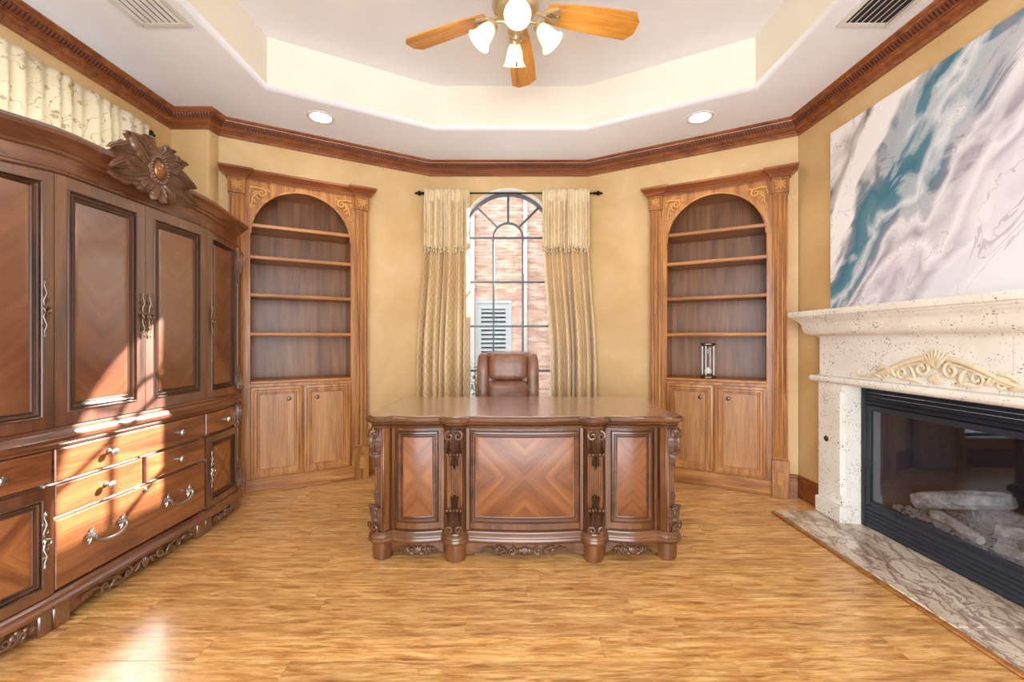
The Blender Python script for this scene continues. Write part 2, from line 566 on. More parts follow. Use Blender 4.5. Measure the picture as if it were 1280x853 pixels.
    uv = m.n('ShaderNodeTexCoord').outputs['UV']
    vo = m.n('ShaderNodeTexVoronoi', inp={'Vector': uv, 'Scale': 9.0})
    fl = m.math('LESS_THAN', vo.outputs['Distance'], m.math('MULTIPLY', m.noise(uv, 60, 1, 0.5), 0.42))
    vn = m.noise(uv, 6, 0, 0.4, 0.6)
    vine = m.math('LESS_THAN', m.math('ABSOLUTE', m.math('SUBTRACT', vn, 0.5)), 0.006)
    vo2 = m.n('ShaderNodeTexVoronoi', inp={'Vector': uv, 'Scale': 28.0})
    leafm = m.math('MULTIPLY', m.math('LESS_THAN', vo2.outputs['Distance'], 0.26), m.math('LESS_THAN', m.math('ABSOLUTE', m.math('SUBTRACT', vn, 0.5)), 0.04))
    pat = m.math('MAXIMUM', m.math('MAXIMUM', m.math('MULTIPLY', fl, 0.7), vine), leafm)
    base = m.ramp(m.noise(m.obj(), 4, 3, 0.5), [(0.3, C(236, 224, 194)), (0.7, C(246, 238, 218))])
    cc = m.mix(m.math('MULTIPLY', pat, 0.8), base, C(176, 146, 100))
    m.set(Base_Color=cc, Roughness=0.5, Sheen_Weight=0.2)
    tr = m.n('ShaderNodeBsdfTranslucent', inp={'Color': cc})
    mx = m.n('ShaderNodeMixShader', inp={0: 0.4, 1: m.b.outputs[0], 2: tr.outputs[0]})
    m.t.links.new(mx.outputs[0], m.t.nodes['Material Output'].inputs['Surface'])
    m = NT('cream_damask')
    uv = m.n('ShaderNodeTexCoord').outputs['UV']
    vo = m.n('ShaderNodeTexVoronoi', inp={'Vector': uv, 'Scale': 9.0})
    fl = m.math('LESS_THAN', vo.outputs['Distance'], m.math('MULTIPLY', m.noise(uv, 60, 1, 0.5), 0.42))
    vn = m.noise(uv, 6, 0, 0.4, 0.6)
    vine = m.math('LESS_THAN', m.math('ABSOLUTE', m.math('SUBTRACT', vn, 0.5)), 0.006)
    vo2 = m.n('ShaderNodeTexVoronoi', inp={'Vector': uv, 'Scale': 28.0})
    leafm = m.math('MULTIPLY', m.math('LESS_THAN', vo2.outputs['Distance'], 0.26), m.math('LESS_THAN', m.math('ABSOLUTE', m.math('SUBTRACT', vn, 0.5)), 0.04))
    pat = m.math('MAXIMUM', m.math('MAXIMUM', m.math('MULTIPLY', fl, 0.7), vine), leafm)
    base = m.ramp(m.noise(m.obj(), 4, 3, 0.5), [(0.3, C(216, 194, 152)), (0.7, C(232, 214, 178))])
    cc = m.mix(m.math('MULTIPLY', pat, 0.5), base, C(176, 146, 100))
    m.set(Base_Color=cc, Roughness=0.5, Sheen_Weight=0.2)
    plain('fringe_thread', C(214, 194, 152), 0.6)
    # abstract watercolour
    m = NT('watercolour')
    sep = m.n('ShaderNodeSeparateXYZ', inp={0: m.obj()})
    x, z = sep.outputs[0], sep.outputs[2]
    ca, sa = math.cos(R(50)), math.sin(R(50))
    al = m.math('ADD', m.math('MULTIPLY', x, ca), m.math('MULTIPLY', z, sa))
    ac = m.math('SUBTRACT', m.math('MULTIPLY', z, ca), m.math('MULTIPLY', x, sa))
    flow = m.vec(m.math('MULTIPLY', al, 1.1), m.math('MULTIPLY', ac, 2.1), 7.7)
    w1 = m.math('SUBTRACT', m.noise(flow, 1.1, 2, 0.4, 0.7), 0.5)
    w2 = m.math('SUBTRACT', m.noise(flow, 3.0, 3, 0.45, 1.0), 0.5)
    t = m.math('ADD', m.math('ADD', ac, m.math('MULTIPLY', w1, 0.62)), m.math('MULTIPLY', w2, 0.24))
    t = m.math('ADD', m.math('MULTIPLY', t, 0.72), 0.5 - 0.72 * 0.26)
    W = C(240, 239, 240)
    c1 = m.ramp(t, [(0.06, C(222, 220, 228)), (0.15, C(186, 178, 192)), (0.21, C(232, 230, 236)), (0.27, C(156, 148, 164)), (0.335, C(222, 220, 226)),
                    (0.37, C(138, 138, 154)), (0.42, C(92, 132, 150)), (0.46, C(206, 212, 220)), (0.50, C(92, 134, 152)), (0.555, C(58, 116, 138)),
                    (0.60, C(122, 134, 146)), (0.63, W), (0.74, W), (0.78, C(146, 128, 128)), (0.83, C(104, 88, 92)), (0.87, C(214, 208, 206)), (0.93, W)])
    blot = m.ramp(m.noise(flow, 2.0, 4, 0.5, 1.2), [(0.50, 0.0), (0.58, 1.0)])
    c2 = m.mix(m.math('MULTIPLY', blot, 0.4), c1, W)
    edge = m.math('LESS_THAN', m.math('ABSOLUTE', m.math('SUBTRACT', m.noise(flow, 1.7, 4, 0.6, 1.4), 0.56)), 0.006)
    c3 = m.mix(m.math('MULTIPLY', edge, 0.35), c2, C(116, 110, 124))
    m.set(Base_Color=c3, Roughness=0.7)
    plain('canvas_edge', C(226, 224, 222), 0.7)
    # outside
    m = NT('brick_clay')
    g = m.geo()
    n = m.n('ShaderNodeTexNoise', inp={'Vector': m.n('ShaderNodeVectorMath', operation='MULTIPLY', inp={0: g, 1: (4.6, 1, 13)}).outputs[0], 'Scale': 1.0, 'Detail': 1.0})
    m.set(Base_Color=m.ramp(n.outputs['Fac'], [(0.3, C(152, 114, 92)), (0.5, C(176, 138, 116)), (0.7, C(198, 166, 146))]), Roughness=0.85)
    plain('mortar', C(198, 188, 178), 0.9)
    plain('weathered_white', C(158, 160, 156), 0.6)
    plain('gutter_paint', C(172, 162, 154), 0.6)
    plain('pale_paving', C(170, 168, 162), 0.9)
    plain('shrub_leaf', C(70, 92, 60), 0.6)
    # gas logs
    m = NT('ceramic_log')
    v = m.obj()
    n = m.noise(v, 22, 5, 0.65, 0.5)
    m.set(Base_Color=m.ramp(n, [(0.3, C(104, 94, 86)), (0.5, C(176, 166, 154)), (0.7, C(222, 214, 204))]), Roughness=0.85)
    m.bump(n, 0.6, 0.01)
    plain('ember_gravel', C(150, 142, 134), 0.9)
    plain('roof_felt', C(80, 76, 72), 0.9)
build_materials()
M = MAT
# ------------------------------------------------------------------ room shell
X0 = -0.03
BL, BR = (-0.785, 4.14), (0.725, 4.14)
SL, SR = (-2.255, 3.32), (2.205, 3.32)
TH = math.atan2(0.82, 1.475)
ZC, ZT = 2.895, 3.243
CROWN0 = 2.777
WL = -2.54
WR = 2.205
YN = -1.0
CASE_S = 1.105            # distance of the bookcase centre from the window-wall corner

def struct(o):
    o['kind'] = 'structure'
    return o

# floor: subfloor with individual planks
floor = struct(MB().slab([(WL - .1, YN - .6), (WR + .1, YN - .6), (WR + .1, 3.4), (0.8, 4.3), (-0.85, 4.3), (WL - .1, 3.4)], -0.08, -0.021).obj('floor', M['subfloor'], smooth=False))
def xlim(y):
    if y <= 3.22: return WL, WR
    if y <= 3.32: return -2.26, WR
    k = (y - 3.32) / 0.82
    return lerp(SL[0], BL[0], k), lerp(SR[0], BR[0], k)
PW = 0.131
y = YN
row = 0
while y < 4.10:
    y1 = min(y + PW, 4.14)
    xa, xb = xlim(y + 0.02)
    x = xa - random.uniform(0.0, 1.1)
    while x < xb:
        L = random.uniform(0.75, 1.75)
        a, b = max(x, xa), min(x + L, xb)
        if b - a > 0.06:
            cx, cy = (a + b) / 2, (y + y1) / 2
            dz = random.uniform(-0.0006, 0.0)
            MB().box(a + .0003, b - .0003, y + .0003, y1 - .0003, -0.02, dz, 0.0011).obj('plank', M['oak_floor'], floor, origin=(cx, cy, 0), smooth=False)
        x += L
    y += PW
    row += 1

# window wall with arched opening
WX, WHW = X0 - 0.008, 0.452
WZ0, WZS = 0.26, 2.215
def arch_wall(x0, x1, z0, z1, cx, hw, zs, zspring, y0, y1, n=24):
    m = MB()
    m.box(x0, cx - hw, y0, y1, z0, z1)
    m.box(cx + hw, x1, y0, y1, z0, z1)
    m.box(cx - hw, cx + hw, y0, y1, z0, zs)
    arc = [(cx - hw * math.cos(PI * i / n), zspring + hw * math.sin(PI * i / n)) for i in range(n + 1)]
    for i in range(n):
        (xa, za), (xb, zb) = arc[i], arc[i + 1]
        vs_ = [(xa, y0, za), (xb, y0, zb), (xb, y0, z1), (xa, y0, z1), (xa, y1, za), (xb, y1, zb), (xb, y1, z1), (xa, y1, z1)]
        m.add(vs_, [(0, 1, 2, 3), (4, 7, 6, 5), (0, 4, 5, 1), (2, 6, 7, 3)])
    return m
struct(arch_wall(BL[0], BR[0], 0, ZC, WX, WHW, WZ0, WZS, 4.14, 4.34).obj('wall_back', M['gold_plaster'], angle=25))

# angled walls with the openings of the built-in bookcases
CHW, CTOP = 0.50, 2.44
def angled_wall(name, org, rz, length, s0, s1):
    m = MB()
    m.box(0, s0, 0, 0.12, 0, ZC)
    m.box(s1, length, 0, 0.12, 0, ZC)
    m.box(s0, s1, 0, 0.12, CTOP, ZC)
    o = struct(m.obj(name, M['gold_plaster'], smooth=False))
    o.location = (org[0], org[1], 0)
    o.rotation_euler = (0, 0, rz)
    return o
WLEN = math.hypot(1.475, 0.82)
angled_wall('wall_back_left', SL, TH, WLEN, WLEN - CASE_S - CHW, WLEN - CASE_S + CHW)
angled_wall('wall_back_right', BR, -TH, WLEN, CASE_S - CHW, CASE_S + CHW)

# left side: alcove return, side wall with a high window
struct(MB().slab([(-2.255, 3.32), (-2.262, 3.235), (-2.27, 3.224), (-2.283, 3.22), (WL - .2, 3.22), (WL - .2, 3.42), (-2.30, 3.46)], 0, ZC).obj('wall_alcove', M['gold_plaster'], smooth=True))
m = MB()
LW = (1.10, 2.80, 1.55, 2.56)
m.box(WL - .2, WL, YN, LW[0], 0, ZC)
m.box(WL - .2, WL, LW[1], 3.22, 0, ZC)
m.box(WL - .2, WL, LW[0], LW[1], 0, LW[2])
m.box(WL - .2, WL, LW[0], LW[1], LW[3], ZC)
struct(m.obj('wall_left', M['gold_plaster'], smooth=False))
# right wall with firebox opening
FY0, FY1, FZ = 2.18 - .625, 2.18 + .625, 0.925
m = MB()
m.box(WR, WR + .2, YN, FY0, 0, ZC)
m.box(WR, WR + .2, FY1, 3.34, 0, ZC)
m.box(WR, WR + .2, FY0, FY1, FZ, ZC)
struct(m.obj('wall_right', M['gold_plaster'], smooth=False))
# wall behind the camera; wide opening added to let the fill light in
m = MB()
m.box(WL - .2, -1.55, YN - .15, YN, 0, ZC)
m.box(1.55, WR + .2, YN - .15, YN, 0, ZC)
m.box(-1.55, 1.55, YN - .15, YN, 2.5, ZC)
struct(m.obj('wall_front', M['gold_plaster'], smooth=False))

# ceiling with octagonal tray
TRAY = [(-0.61, 3.46), (0.585, 3.46), (1.635, 2.90), (1.635, 1.66), (0.585, 1.10), (-0.61, 1.10), (-1.645, 2.90 - 1.24), (-1.645, 2.90)]
OUT = [(-0.9, 4.4), (0.85, 4.4), (WR + .25, 3.5), (WR + .25, YN - .2), (0.8, YN - .2), (-0.8, YN - .2), (WL - .25, YN - .2), (WL - .25, 3.5)]
m = MB()
bl = [(x, y, ZC) for x, y in TRAY]
# softly rounded lip where the flat ceiling turns up into the tray
cx_, cy_ = 0.0, 2.28
def grow(d):
    return [(p[0] - q[0] * d, p[1] - q[1] * d) for p, q in zip(TRAY, mitres(TRAY, True))]
L = [[(x, y, ZC) for x, y in OUT], [(x, y, ZC) for x, y in grow(0.03)], [(x, y, ZC + .009) for x, y in grow(0.009)], [(x, y, ZC + .03) for x, y in TRAY]]
m.loops(L)
ceiling = struct(m.obj('ceiling', M['ceiling_paint'], angle=60, recalc=False))
for i in range(8):
    a, b = TRAY[i], TRAY[(i + 1) % 8]
    MB().add([(a[0], a[1], ZC + .03), (b[0], b[1], ZC + .03), (b[0], b[1], ZT), (a[0], a[1], ZT)], [(0, 1, 2, 3)]).obj('tray_side', M['tray_cream'], ceiling, smooth=False, recalc=False)
MB().slab(TRAY, ZT, ZT + .03).obj('tray_top', M['tray_white'], ceiling, smooth=False)
struct(MB().slab([(-3.2, -1.6), (2.9, -1.6), (2.9, 4.5), (-3.2, 4.5)], 3.32, 3.40).obj('roof', M['roof_felt'], smooth=False))

# crown moulding
CP = [(WL, YN), (WL, 3.22), (-2.262, 3.22), SL, BL, BR, SR, (WR, YN)]
cz = CROWN0
prof = [(0, cz), (.016, cz), (.020, cz + .006), (.020, cz + .020), (.026, cz + .024), (.026, cz + .034), (.040, cz + .040), (.046, cz + .048), (.044, cz + .054),
        (.050, cz + .056), (.052, cz + .060), (.080, cz + .090), (.086, cz + .093), (.088, cz + .098), (.100, cz + .106), (.104, cz + .112), (.104, ZC), (0, ZC)]
crown = struct(MB().sweep(prof, CP).obj('trim_1', M['crown_wood'], angle=30))
def along_path(path, off, step):
    mit = mitres(path, False)
    q = [(p[0] + mm[0] * off, p[1] + mm[1] * off) for p, mm in zip(path, mit)]
    for a, b in zip(q[:-1], q[1:]):
        d = math.hypot(b[0] - a[0], b[1] - a[1])
        n = int(d / step)
        t = ((b[0] - a[0]) / d, (b[1] - a[1]) / d)
        for i in range(n):
            s = (i + .5) * d / n
            yield (a[0] + t[0] * s, a[1] + t[1] * s), t, (t[1], -t[0])
reed = MB()
for p, t, nn in along_path([(WL, 1.0)] + CP[1:-1] + [(WR, 1.0)], 0.066, 0.020):
    pts = []
    for k in range(4):
        u = k / 3
        o = lerp(-.011, .013, u) + 0.004 * math.sin(PI * u)
        pts.append((p[0] + nn[0] * o, p[1] + nn[1] * o, lerp(cz + .060, cz + .089, u)))
    reed.tube(pts, 0.0075, n=6)
o = reed.obj('reeding', M['crown_reed'], crown, angle=60)
o['kind'] = 'stuff'
dent = MB()
for p, t, nn in along_path([(WL, 1.0)] + CP[1:-1] + [(WR, 1.0)], 0.026, 0.034):
    a, b = .011, .005
    vs_ = []
    for (u, w, z) in ((-a, 0, 0), (a, 0, 0), (a, b, 0), (-a, b, 0), (-a, 0, .007), (a, 0, .007), (a, b, .007), (-a, b, .007)):
        vs_.append((p[0] + t[0] * u + nn[0] * w, p[1] + t[1] * u + nn[1] * w, cz + .0255 + z))
    dent.add(vs_, [(0, 1, 2, 3), (4, 5, 6, 7), (0, 1, 5, 4), (2, 3, 7, 6), (1, 2, 6, 5), (0, 3, 7, 4)])
o = dent.obj('bead_course', M['crown_wood'], crown, smooth=False)
o['kind'] = 'stuff'

# baseboards
BP = [(0, 0), (.016, 0), (.016, .125), (.019, .130), (.019, .142), (.012, .150), (.012, .160), (.006, .170), (0, .172)]
def wpt(org, rz, s, e=0.0):
    return (org[0] + math.cos(rz) * s + math.sin(rz) * e, org[1] + math.sin(rz) * s - math.cos(rz) * e)
a = wpt(SL, TH, WLEN - CASE_S + 0.525)
b = wpt(BR, -TH, CASE_S - 0.525)
struct(MB().sweep(BP, [a, BL, BR, b]).obj('baseboard_back', M['crown_wood'], angle=30))
c = wpt(BR, -TH, CASE_S + 0.525)
struct(MB().sweep(BP, [c, SR, (WR, 3.03)]).obj('baseboard_right', M['crown_wood'], angle=30))
struct(MB().sweep(BP, [(WR, 1.33), (WR, YN)]).obj('baseboard_right_near', M['crown_wood'], angle=30))

# arched window
win = struct(thing('window_1', 'tall arched window with dark glazing bars and sunburst head behind the desk', 'window', (WX, 4.255, 0)))
hw = WHW
def arch_ring(m, r0, r1, zs, y0, y1, n=24, a0=0.0, a1=PI, cx=0.0):
    L = []
    for i in range(n + 1):
        a = a0 + (a1 - a0) * i / n
        c_, s_ = math.cos(a), math.sin(a)
        L.append([(cx + r0 * c_, y0, zs + r0 * s_), (cx + r1 * c_, y0, zs + r1 * s_), (cx + r1 * c_, y1, zs + r1 * s_), (cx + r0 * c_, y1, zs + r0 * s_)])
    m.loops(L, cap0=True, cap1=True)
m = MB()
arch_ring(m, hw - .035, hw - .001, WZS, -.03, .03)
m.box(-hw + .001, -hw + .035, -.03, .03, WZ0, WZS)
m.box(hw - .035, hw - .001, -.03, .03, WZ0, WZS)
m.box(-hw + .035, hw - .035, -.03, .03, WZ0, WZ0 + .04)
m.obj('window_frame', M['window_bar'], win)
zb = [WZS, 1.78, 1.345, 0.908, 0.47]
xb = [-0.145, 0.145]
bw = .0095
for z in zb:
    MB().box(-hw + .035, hw - .035, -.014, .014, z - bw, z + bw, .003).obj('glazing_bar', M['window_bar'], win)
for x in xb:
    MB().box(x - bw, x + bw, -.0135, .0135, WZ0 + .04, WZS, .003).obj('glazing_bar', M['window_bar'], win)
m = MB(); arch_ring(m, .136, .154, WZS, -.013, .013, 16); m.obj('glazing_bar', M['window_bar'], win)
for a in (45, 90, 135):
    c_, s_ = math.cos(R(a)), math.sin(R(a))
    MB().tube([(.148 * c_, 0, WZS + .148 * s_), ((hw - .03) * c_, 0, WZS + (hw - .03) * s_)], .0115, 4).obj('glazing_bar', M['window_bar'], win, smooth=False)
G = .005
zl = [WZ0 + .04] + zb[::-1]
xs = [-hw + .035, xb[0], xb[1], hw - .035]
for i in range(5):
    for j in range(3):
        MB().box(xs[j], xs[j + 1], -.002, .002, zl[i], zl[i + 1]).obj('pane', M['window_glass'], win, smooth=False)
def wedge(r0, r1, a0, a1, n=8):
    m = MB()
    L = []
    for i in range(n + 1):
        a = R(lerp(a0, a1, i / n)); c_, s_ = math.cos(a), math.sin(a)
        L.append([(r0 * c_, -.002, WZS + r0 * s_), (r1 * c_, -.002, WZS + r1 * s_), (r1 * c_, .002, WZS + r1 * s_), (r0 * c_, .002, WZS + r0 * s_)])
    return m.loops(L, cap0=True, cap1=True)
for a in range(0, 180, 45):
    wedge(.145, hw - .03, a, a + 45).obj('pane', M['window_glass'], win, smooth=False)
wedge(.001, .145, 0, 180, 14).obj('pane', M['window_glass'], win, smooth=False)
MB().box(-hw + .002, hw - .002, -.112, -.032, WZ0, WZ0 + .012, .003).obj('window_sill', M['white_trim'], win)

m = MB(); arch_ring(m, hw - .012, hw - .0005, WZS, -.114, -.031); m.box(-hw + .0005, -hw + .012, -.114, -.031, WZ0 + .013, WZS); m.box(hw - .012, hw - .0005, -.114, -.031, WZ0 + .013, WZS)
m.obj('lit_reveal_lining', M['white_trim'], win)  # added white lining, coloured to look like the reveal lit from outside

# high window of the left wall
w2 = struct(thing('window_2', 'wide high window behind the embroidered valance above the armoire', 'window', (WL - .1, (LW[0] + LW[1]) / 2, 0)))
hy = (LW[1] - LW[0]) / 2
m = MB()
m.box(-.03, .03, -hy, -hy + .04, LW[2], LW[3]); m.box(-.03, .03, hy - .04, hy, LW[2], LW[3])
m.box(-.03, .03, -hy + .04, hy - .04, LW[2], LW[2] + .04); m.box(-.03, .03, -hy + .04, hy - .04, LW[3] - .04, LW[3])
m.obj('window_frame', M['white_trim'], w2, smooth=False)
MB().box(-.02, .02, -.012, .012, LW[2] + .04, LW[3] - .04).obj('glazing_bar', M['white_trim'], w2, smooth=False)
for a, b in ((-hy + .04, -.012), (.012, hy - .04)):
    MB().box(-.002, .002, a, b, LW[2] + .04, LW[3] - .04).obj('pane', M['window_glass'], w2, smooth=False)

# ------------------------------------------------------------------ outside: brick house next door
struct(MB().slab([(-14, 4.4), (14, 4.4), (14, 24), (-14, 24)], -0.35, -0.25).obj('ground', M['pale_paving'], smooth=False))
NY = 9.5
nh = thing('brick_house', 'pale red brick house wall next door seen through the arched window', 'house', (0, NY, -0.25))
NW = (-0.76, -0.06, 0.75, 2.03)      # shuttered window in the brick wall
m = MB()
m.box(-3.4, NW[0], 0, .3, 0, 5.6); m.box(NW[1], 3.2, 0, .3, 0, 5.6)
m.box(NW[0], NW[1], 0, .3, 0, NW[2] + .25); m.box(NW[0], NW[1], 0, .3, NW[3] + .25, 5.6)
m.obj('wall', M['mortar'], nh, smooth=False)
bk = MB()
r_ = 0
z = 0.01
while z < 5.5:
    x = -3.4 + (0.105 if r_ % 2 else 0)
    while x < 3.1:
        xa, xb_ = x, x + .2
        if z + .066 > NW[2] + .2 and z < NW[3] + .3 and xb_ > NW[0] - .05 and xa < NW[1] + .05:
            if xa < NW[0] - .06: xb_ = NW[0] - .052
            elif xb_ > NW[1] + .06: xa = NW[1] + .052
            else: xb_ = xa
        if xb_ - xa > .01:
            bk.box(xa, xb_, -.012 - random.uniform(0, .003), .001, z, z + .064)
        x += .211
    z += .0755
    r_ += 1
o = bk.obj('brickwork', M['brick_clay'], nh, smooth=False); o['kind'] = 'stuff'
wn = MB()
wn.box(NW[0] - .05, NW[0], -.03, .1, NW[2] + .2, NW[3] + .3); wn.box(NW[1], NW[1] + .05, -.03, .1, NW[2] + .2, NW[3] + .3)
wn.box(NW[0], NW[1], -.03, .1, NW[3] + .25, NW[3] + .3); wn.box(NW[0], NW[1], -.03, .1, NW[2] + .2, NW[2] + .25)
fr = wn.obj('window_frame', M['weathered_white'], nh, smooth=False)
sh = MB(); sh.box(NW[0], NW[1], .09, .11, NW[2] + .25, NW[3] + .25); sh.obj('dark_pane', M['firebox_lining'], fr, smooth=False)
MB().box(NW[0] + .0, NW[0] + .08, .0, .05, NW[2] + .25, NW[3] + .25).obj('shutter_stile', M['weathered_white'], fr, smooth=False)
MB().box(NW[1] - .08, NW[1], .0, .05, NW[2] + .25, NW[3] + .25).obj('shutter_stile', M['weathered_white'], fr, smooth=False)
MB().box(NW[0] + .08, NW[1] - .08, .0, .05, NW[3] + .13, NW[3] + .25).obj('shutter_rail', M['weathered_white'], fr, smooth=False)
for k in range(12):
    zz = NW[2] + .3 + k * .095
    s = MB(); s.add([(NW[0] + .08, .0, zz), (NW[1] - .08, .0, zz), (NW[1] - .08, .05, zz + .05), (NW[0] + .08, .05, zz + .05), (NW[0] + .08, .0, zz - .012), (NW[1] - .08, .0, zz - .012), (NW[1] - .08, .05, zz + .038), (NW[0] + .08, .05, zz + .038)],
                   [(0, 1, 2, 3), (4, 5, 6, 7), (0, 1, 5, 4), (2, 3, 7, 6), (1, 2, 6, 5), (0, 3, 7, 4)])
    s.obj('louvre', M['weathered_white'], fr, smooth=False)
for x in (-0.86, 0.29):
    d = MB(); d.box(x - .045, x + .045, -.10, -.02, 0.02, 5.5, .012)
    for z in (1.0, 2.6, 4.2): d.box(x - .06, x + .06, -.105, -.012, z, z + .04)
    d.obj('downspout', M['gutter_paint'], nh, smooth=False)
# unseen wing added to the brick house to cut off the low sun
m = MB()
m.box(3.2, 7.2, -3.4, .3, 0, 4.16)
wg = m.obj('sun_block_wall', M['mortar'], nh, smooth=False)
MB().slab([(3.0, -3.6), (7.4, -3.6), (7.4, .4), (3.0, .4)], 4.16, 4.22).obj('sun_block_top', M['roof_felt'], nh, smooth=False)
# small shrub between the houses
sb = thing('shrub', 'small dark green shrub standing outside the window by the brick wall', 'shrub', (-0.62, 7.4, -0.25))
MB().tube([(0, 0, 0), (0.01, 0, .3), (0, .01, .7)], [.02, .015, .008]).obj('stem', M['dark_plastic'], sb)
lf = MB()
for k in range(260):
    a, rr, zz = random.uniform(0, 2 * PI), random.uniform(.02, .2), random.uniform(.15, 1.0)
    rr *= math.sin(PI * min(1, zz / 1.05)) + .15
    c_ = Vector((rr * math.cos(a), rr * math.sin(a), zz))
    d_ = Vector((math.cos(a), math.sin(a), random.uniform(.2, 1.0))).normalized() * .07
    w_ = d_.cross(Vector((0, 0, 1))).normalized() * .018
    lf.add([c_, c_ + d_ * .5 + w_, c_ + d_, c_ + d_ * .5 - w_], [(0, 1, 2, 3)])
o = lf.obj('foliage', M['shrub_leaf'], sb, smooth=False, recalc=False); o['kind'] = 'stuff'

# ------------------------------------------------------------------ carving kit (relief facing -Y on the plane y0)
def spiral(cx, cz, r, a0, turns, n=18, hand=1, end=0.12):
    out = []
    for i in range(n + 1):
        t = i / n
        rr = r * lerp(1, end, t)
        a = a0 + hand * turns * 2 * PI * t
        out.append((cx + rr * math.cos(a), cz + rr * math.sin(a)))
    return out

def rel(m, pts, y0, r0, r1, n=6, lift=0.0, flat=0.8):
    k = len(pts) - 1
    P = [(p[0], y0 - lift * math.sin(PI * i / k), p[1]) for i, p in enumerate(pts)]
    rr = [lerp(r0, r1, i / k) for i in range(k + 1)]
    m.tube(P, rr, n=n, flat=((0, 1, 0), flat))

def leaf(m, x0, z0, x1, z1, bend, w, y0, lift=0.006, n=6):
    dx, dz = x1 - x0, z1 - z0
    P, rr = [], []
    k = 7
    for i in range(k + 1):
        t = i / k
        b = bend * math.sin(PI * t)
        P.append((x0 + dx * t - dz * b, y0 - lift * math.sin(PI * (.15 + .7 * t)), z0 + dz * t + dx * b))
        rr.append(max(.0006, w * math.sin(PI * (.12 + .86 * t)) ** .8))
    m.tube(P, rr, n=n, flat=((0, 1, 0), .7))

def acleaf(m, x, z, ang, ln, w, y0, h, curl=0.0, lobes=4, nu=14, nv=18, tip=.5):
    """broad lobed leaf in relief: starts at (x, z), grows along ang, bends by curl"""
    L = []
    px, pz, a = x, z, ang
    for j in range(nv + 1):
        v = j / nv
        a = ang + curl * v
        if j: px += ln / nv * math.cos(a); pz += ln / nv * math.sin(a)
        prof = (math.sin(PI * (.16 + .82 * v))) ** .75
        wd = w * prof * (1 + .26 * (abs(math.sin(PI * lobes * v)) - .5)) * .5
        hh = h * (math.sin(PI * (.10 + .66 * v)) ** .8) + h * tip * max(0, v - .7) * 1.4
        nx_, nz_ = -math.sin(a), math.cos(a)
        l = []
        for i in range(nu + 1):
            u = 2 * i / nu - 1
            sweep_ = -.10 * w * abs(u) * (1 - v)
            rid = .76 + .24 * math.cos(u * PI * 5.0)
            y = y0 + .004 - hh * (1 - abs(u) ** 3) * rid - .001
            l.append((px + nx_ * u * wd + math.cos(a) * sweep_, y, pz + nz_ * u * wd + math.sin(a) * sweep_))
        L.append(l)
    m.loops(L, close_u=False)

def acanthus(m, cx, y0, z0, h, w, p, sg=-1):
    """bracket starting at z0, growing in direction sg; projecting p"""
    dn = PI / 2 * sg
    m.box(cx - w * .34, cx + w * .34, y0 - p * .30, y0 + .004, min(z0, z0 + sg * h * .40), max(z0, z0 + sg * h * .40), .006)
    for s in (-1, 1):
        rel(m, spiral(cx + s * w * .25, z0 + sg * h * .13, w * .25, PI / 2 * -sg, 1.5, 18, hand=s * sg), y0 - p * .55, w * .085, w * .05, lift=p * .35, n=7)
        acleaf(m, cx + s * w * .30, z0 + sg * h * .20, dn + s * .08 * sg, h * .42, w * .36, y0 - p * .25, p * .5, curl=-s * .35 * sg, lobes=3, nv=12, nu=10)
    acleaf(m, cx, z0 + sg * h * .04, dn, h * .62, w * .58, y0 - p * .35, p * .62, lobes=4)
    for k in range(-2, 3):
        m.ball((cx + k * w * .19, y0 - p * .62, z0 + sg * h * .60), w * .10, 8, 5)
    for s in (-1, 1):
        acleaf(m, cx + s * w * .14, z0 + sg * h * .62, dn + s * .2 * sg, h * .30, w * .34, y0, p * .42, curl=-s * .5 * sg, lobes=2, nv=10, nu=10)
    acleaf(m, cx, z0 + sg * h * .62, dn, h * .36, w * .36, y0 - p * .1, p * .45, lobes=2, nv=12, nu=10)
    m.ball((cx, y0 - p * .18, z0 + sg * h * .99), w * .09, 8, 5)

def scrollwork(m, cx, y0, z0, half, hh, r):
    for s in (-1, 1):
        st = []
        for i in range(19):
            t = i / 18
            st.append((cx + s * half * (.06 + .92 * t), z0 + hh * (.30 * math.cos(2.3 * PI * t) - .10 + .1 * t)))
        rel(m, st, y0, r * 1.1, r * .5, lift=.004)
        rel(m, spiral(cx + s * half * .30, z0 + hh * .02, hh * .46, PI / 2, 1.35, 16, hand=s), y0, r * .9, r * .5, lift=.006)
        rel(m, spiral(cx + s * half * .66, z0 - hh * .05, hh * .36, -PI / 2, 1.3, 16, hand=s), y0, r * .8, r * .45, lift=.005)
        rel(m, spiral(cx + s * half * .95, z0 + hh * .06, hh * .20, -PI / 2, 1.1, 12, hand=s), y0, r * .7, r * .4, lift=.004)
        for (a, b, c_, d) in ((.42, -.25, .56, .42), (.46, .1, .60, -.45), (.76, .1, .88, .38), (.18, -.3, .10, .35), (.52, .2, .70, .45)):
            leaf(m, cx + s * half * a, z0 + hh * b, cx + s * half * c_, z0 + hh * d, .15 * s, r * 1.2, y0)
    for k in range(-2, 3):
        leaf(m, cx, z0 - hh * .35, cx + k * hh * .22, z0 + hh * (.55 - .08 * abs(k)), 0, r * 1.2, y0, .008)
    m.ball((cx, y0 - .004, z0 - hh * .12), r * 1.9, 8, 6, (1, .8, 1.3))

def rosette(m, cx, y0, cz, r):
    for k in range(8):
        a = 2 * PI * k / 8
        leaf(m, cx + .2 * r * math.cos(a), cz + .2 * r * math.sin(a), cx + r * math.cos(a), cz + r * math.sin(a), 0, r * .2, y0, r * .2)
    m.ball((cx, y0 - r * .12, cz), r * .24, 8, 6)
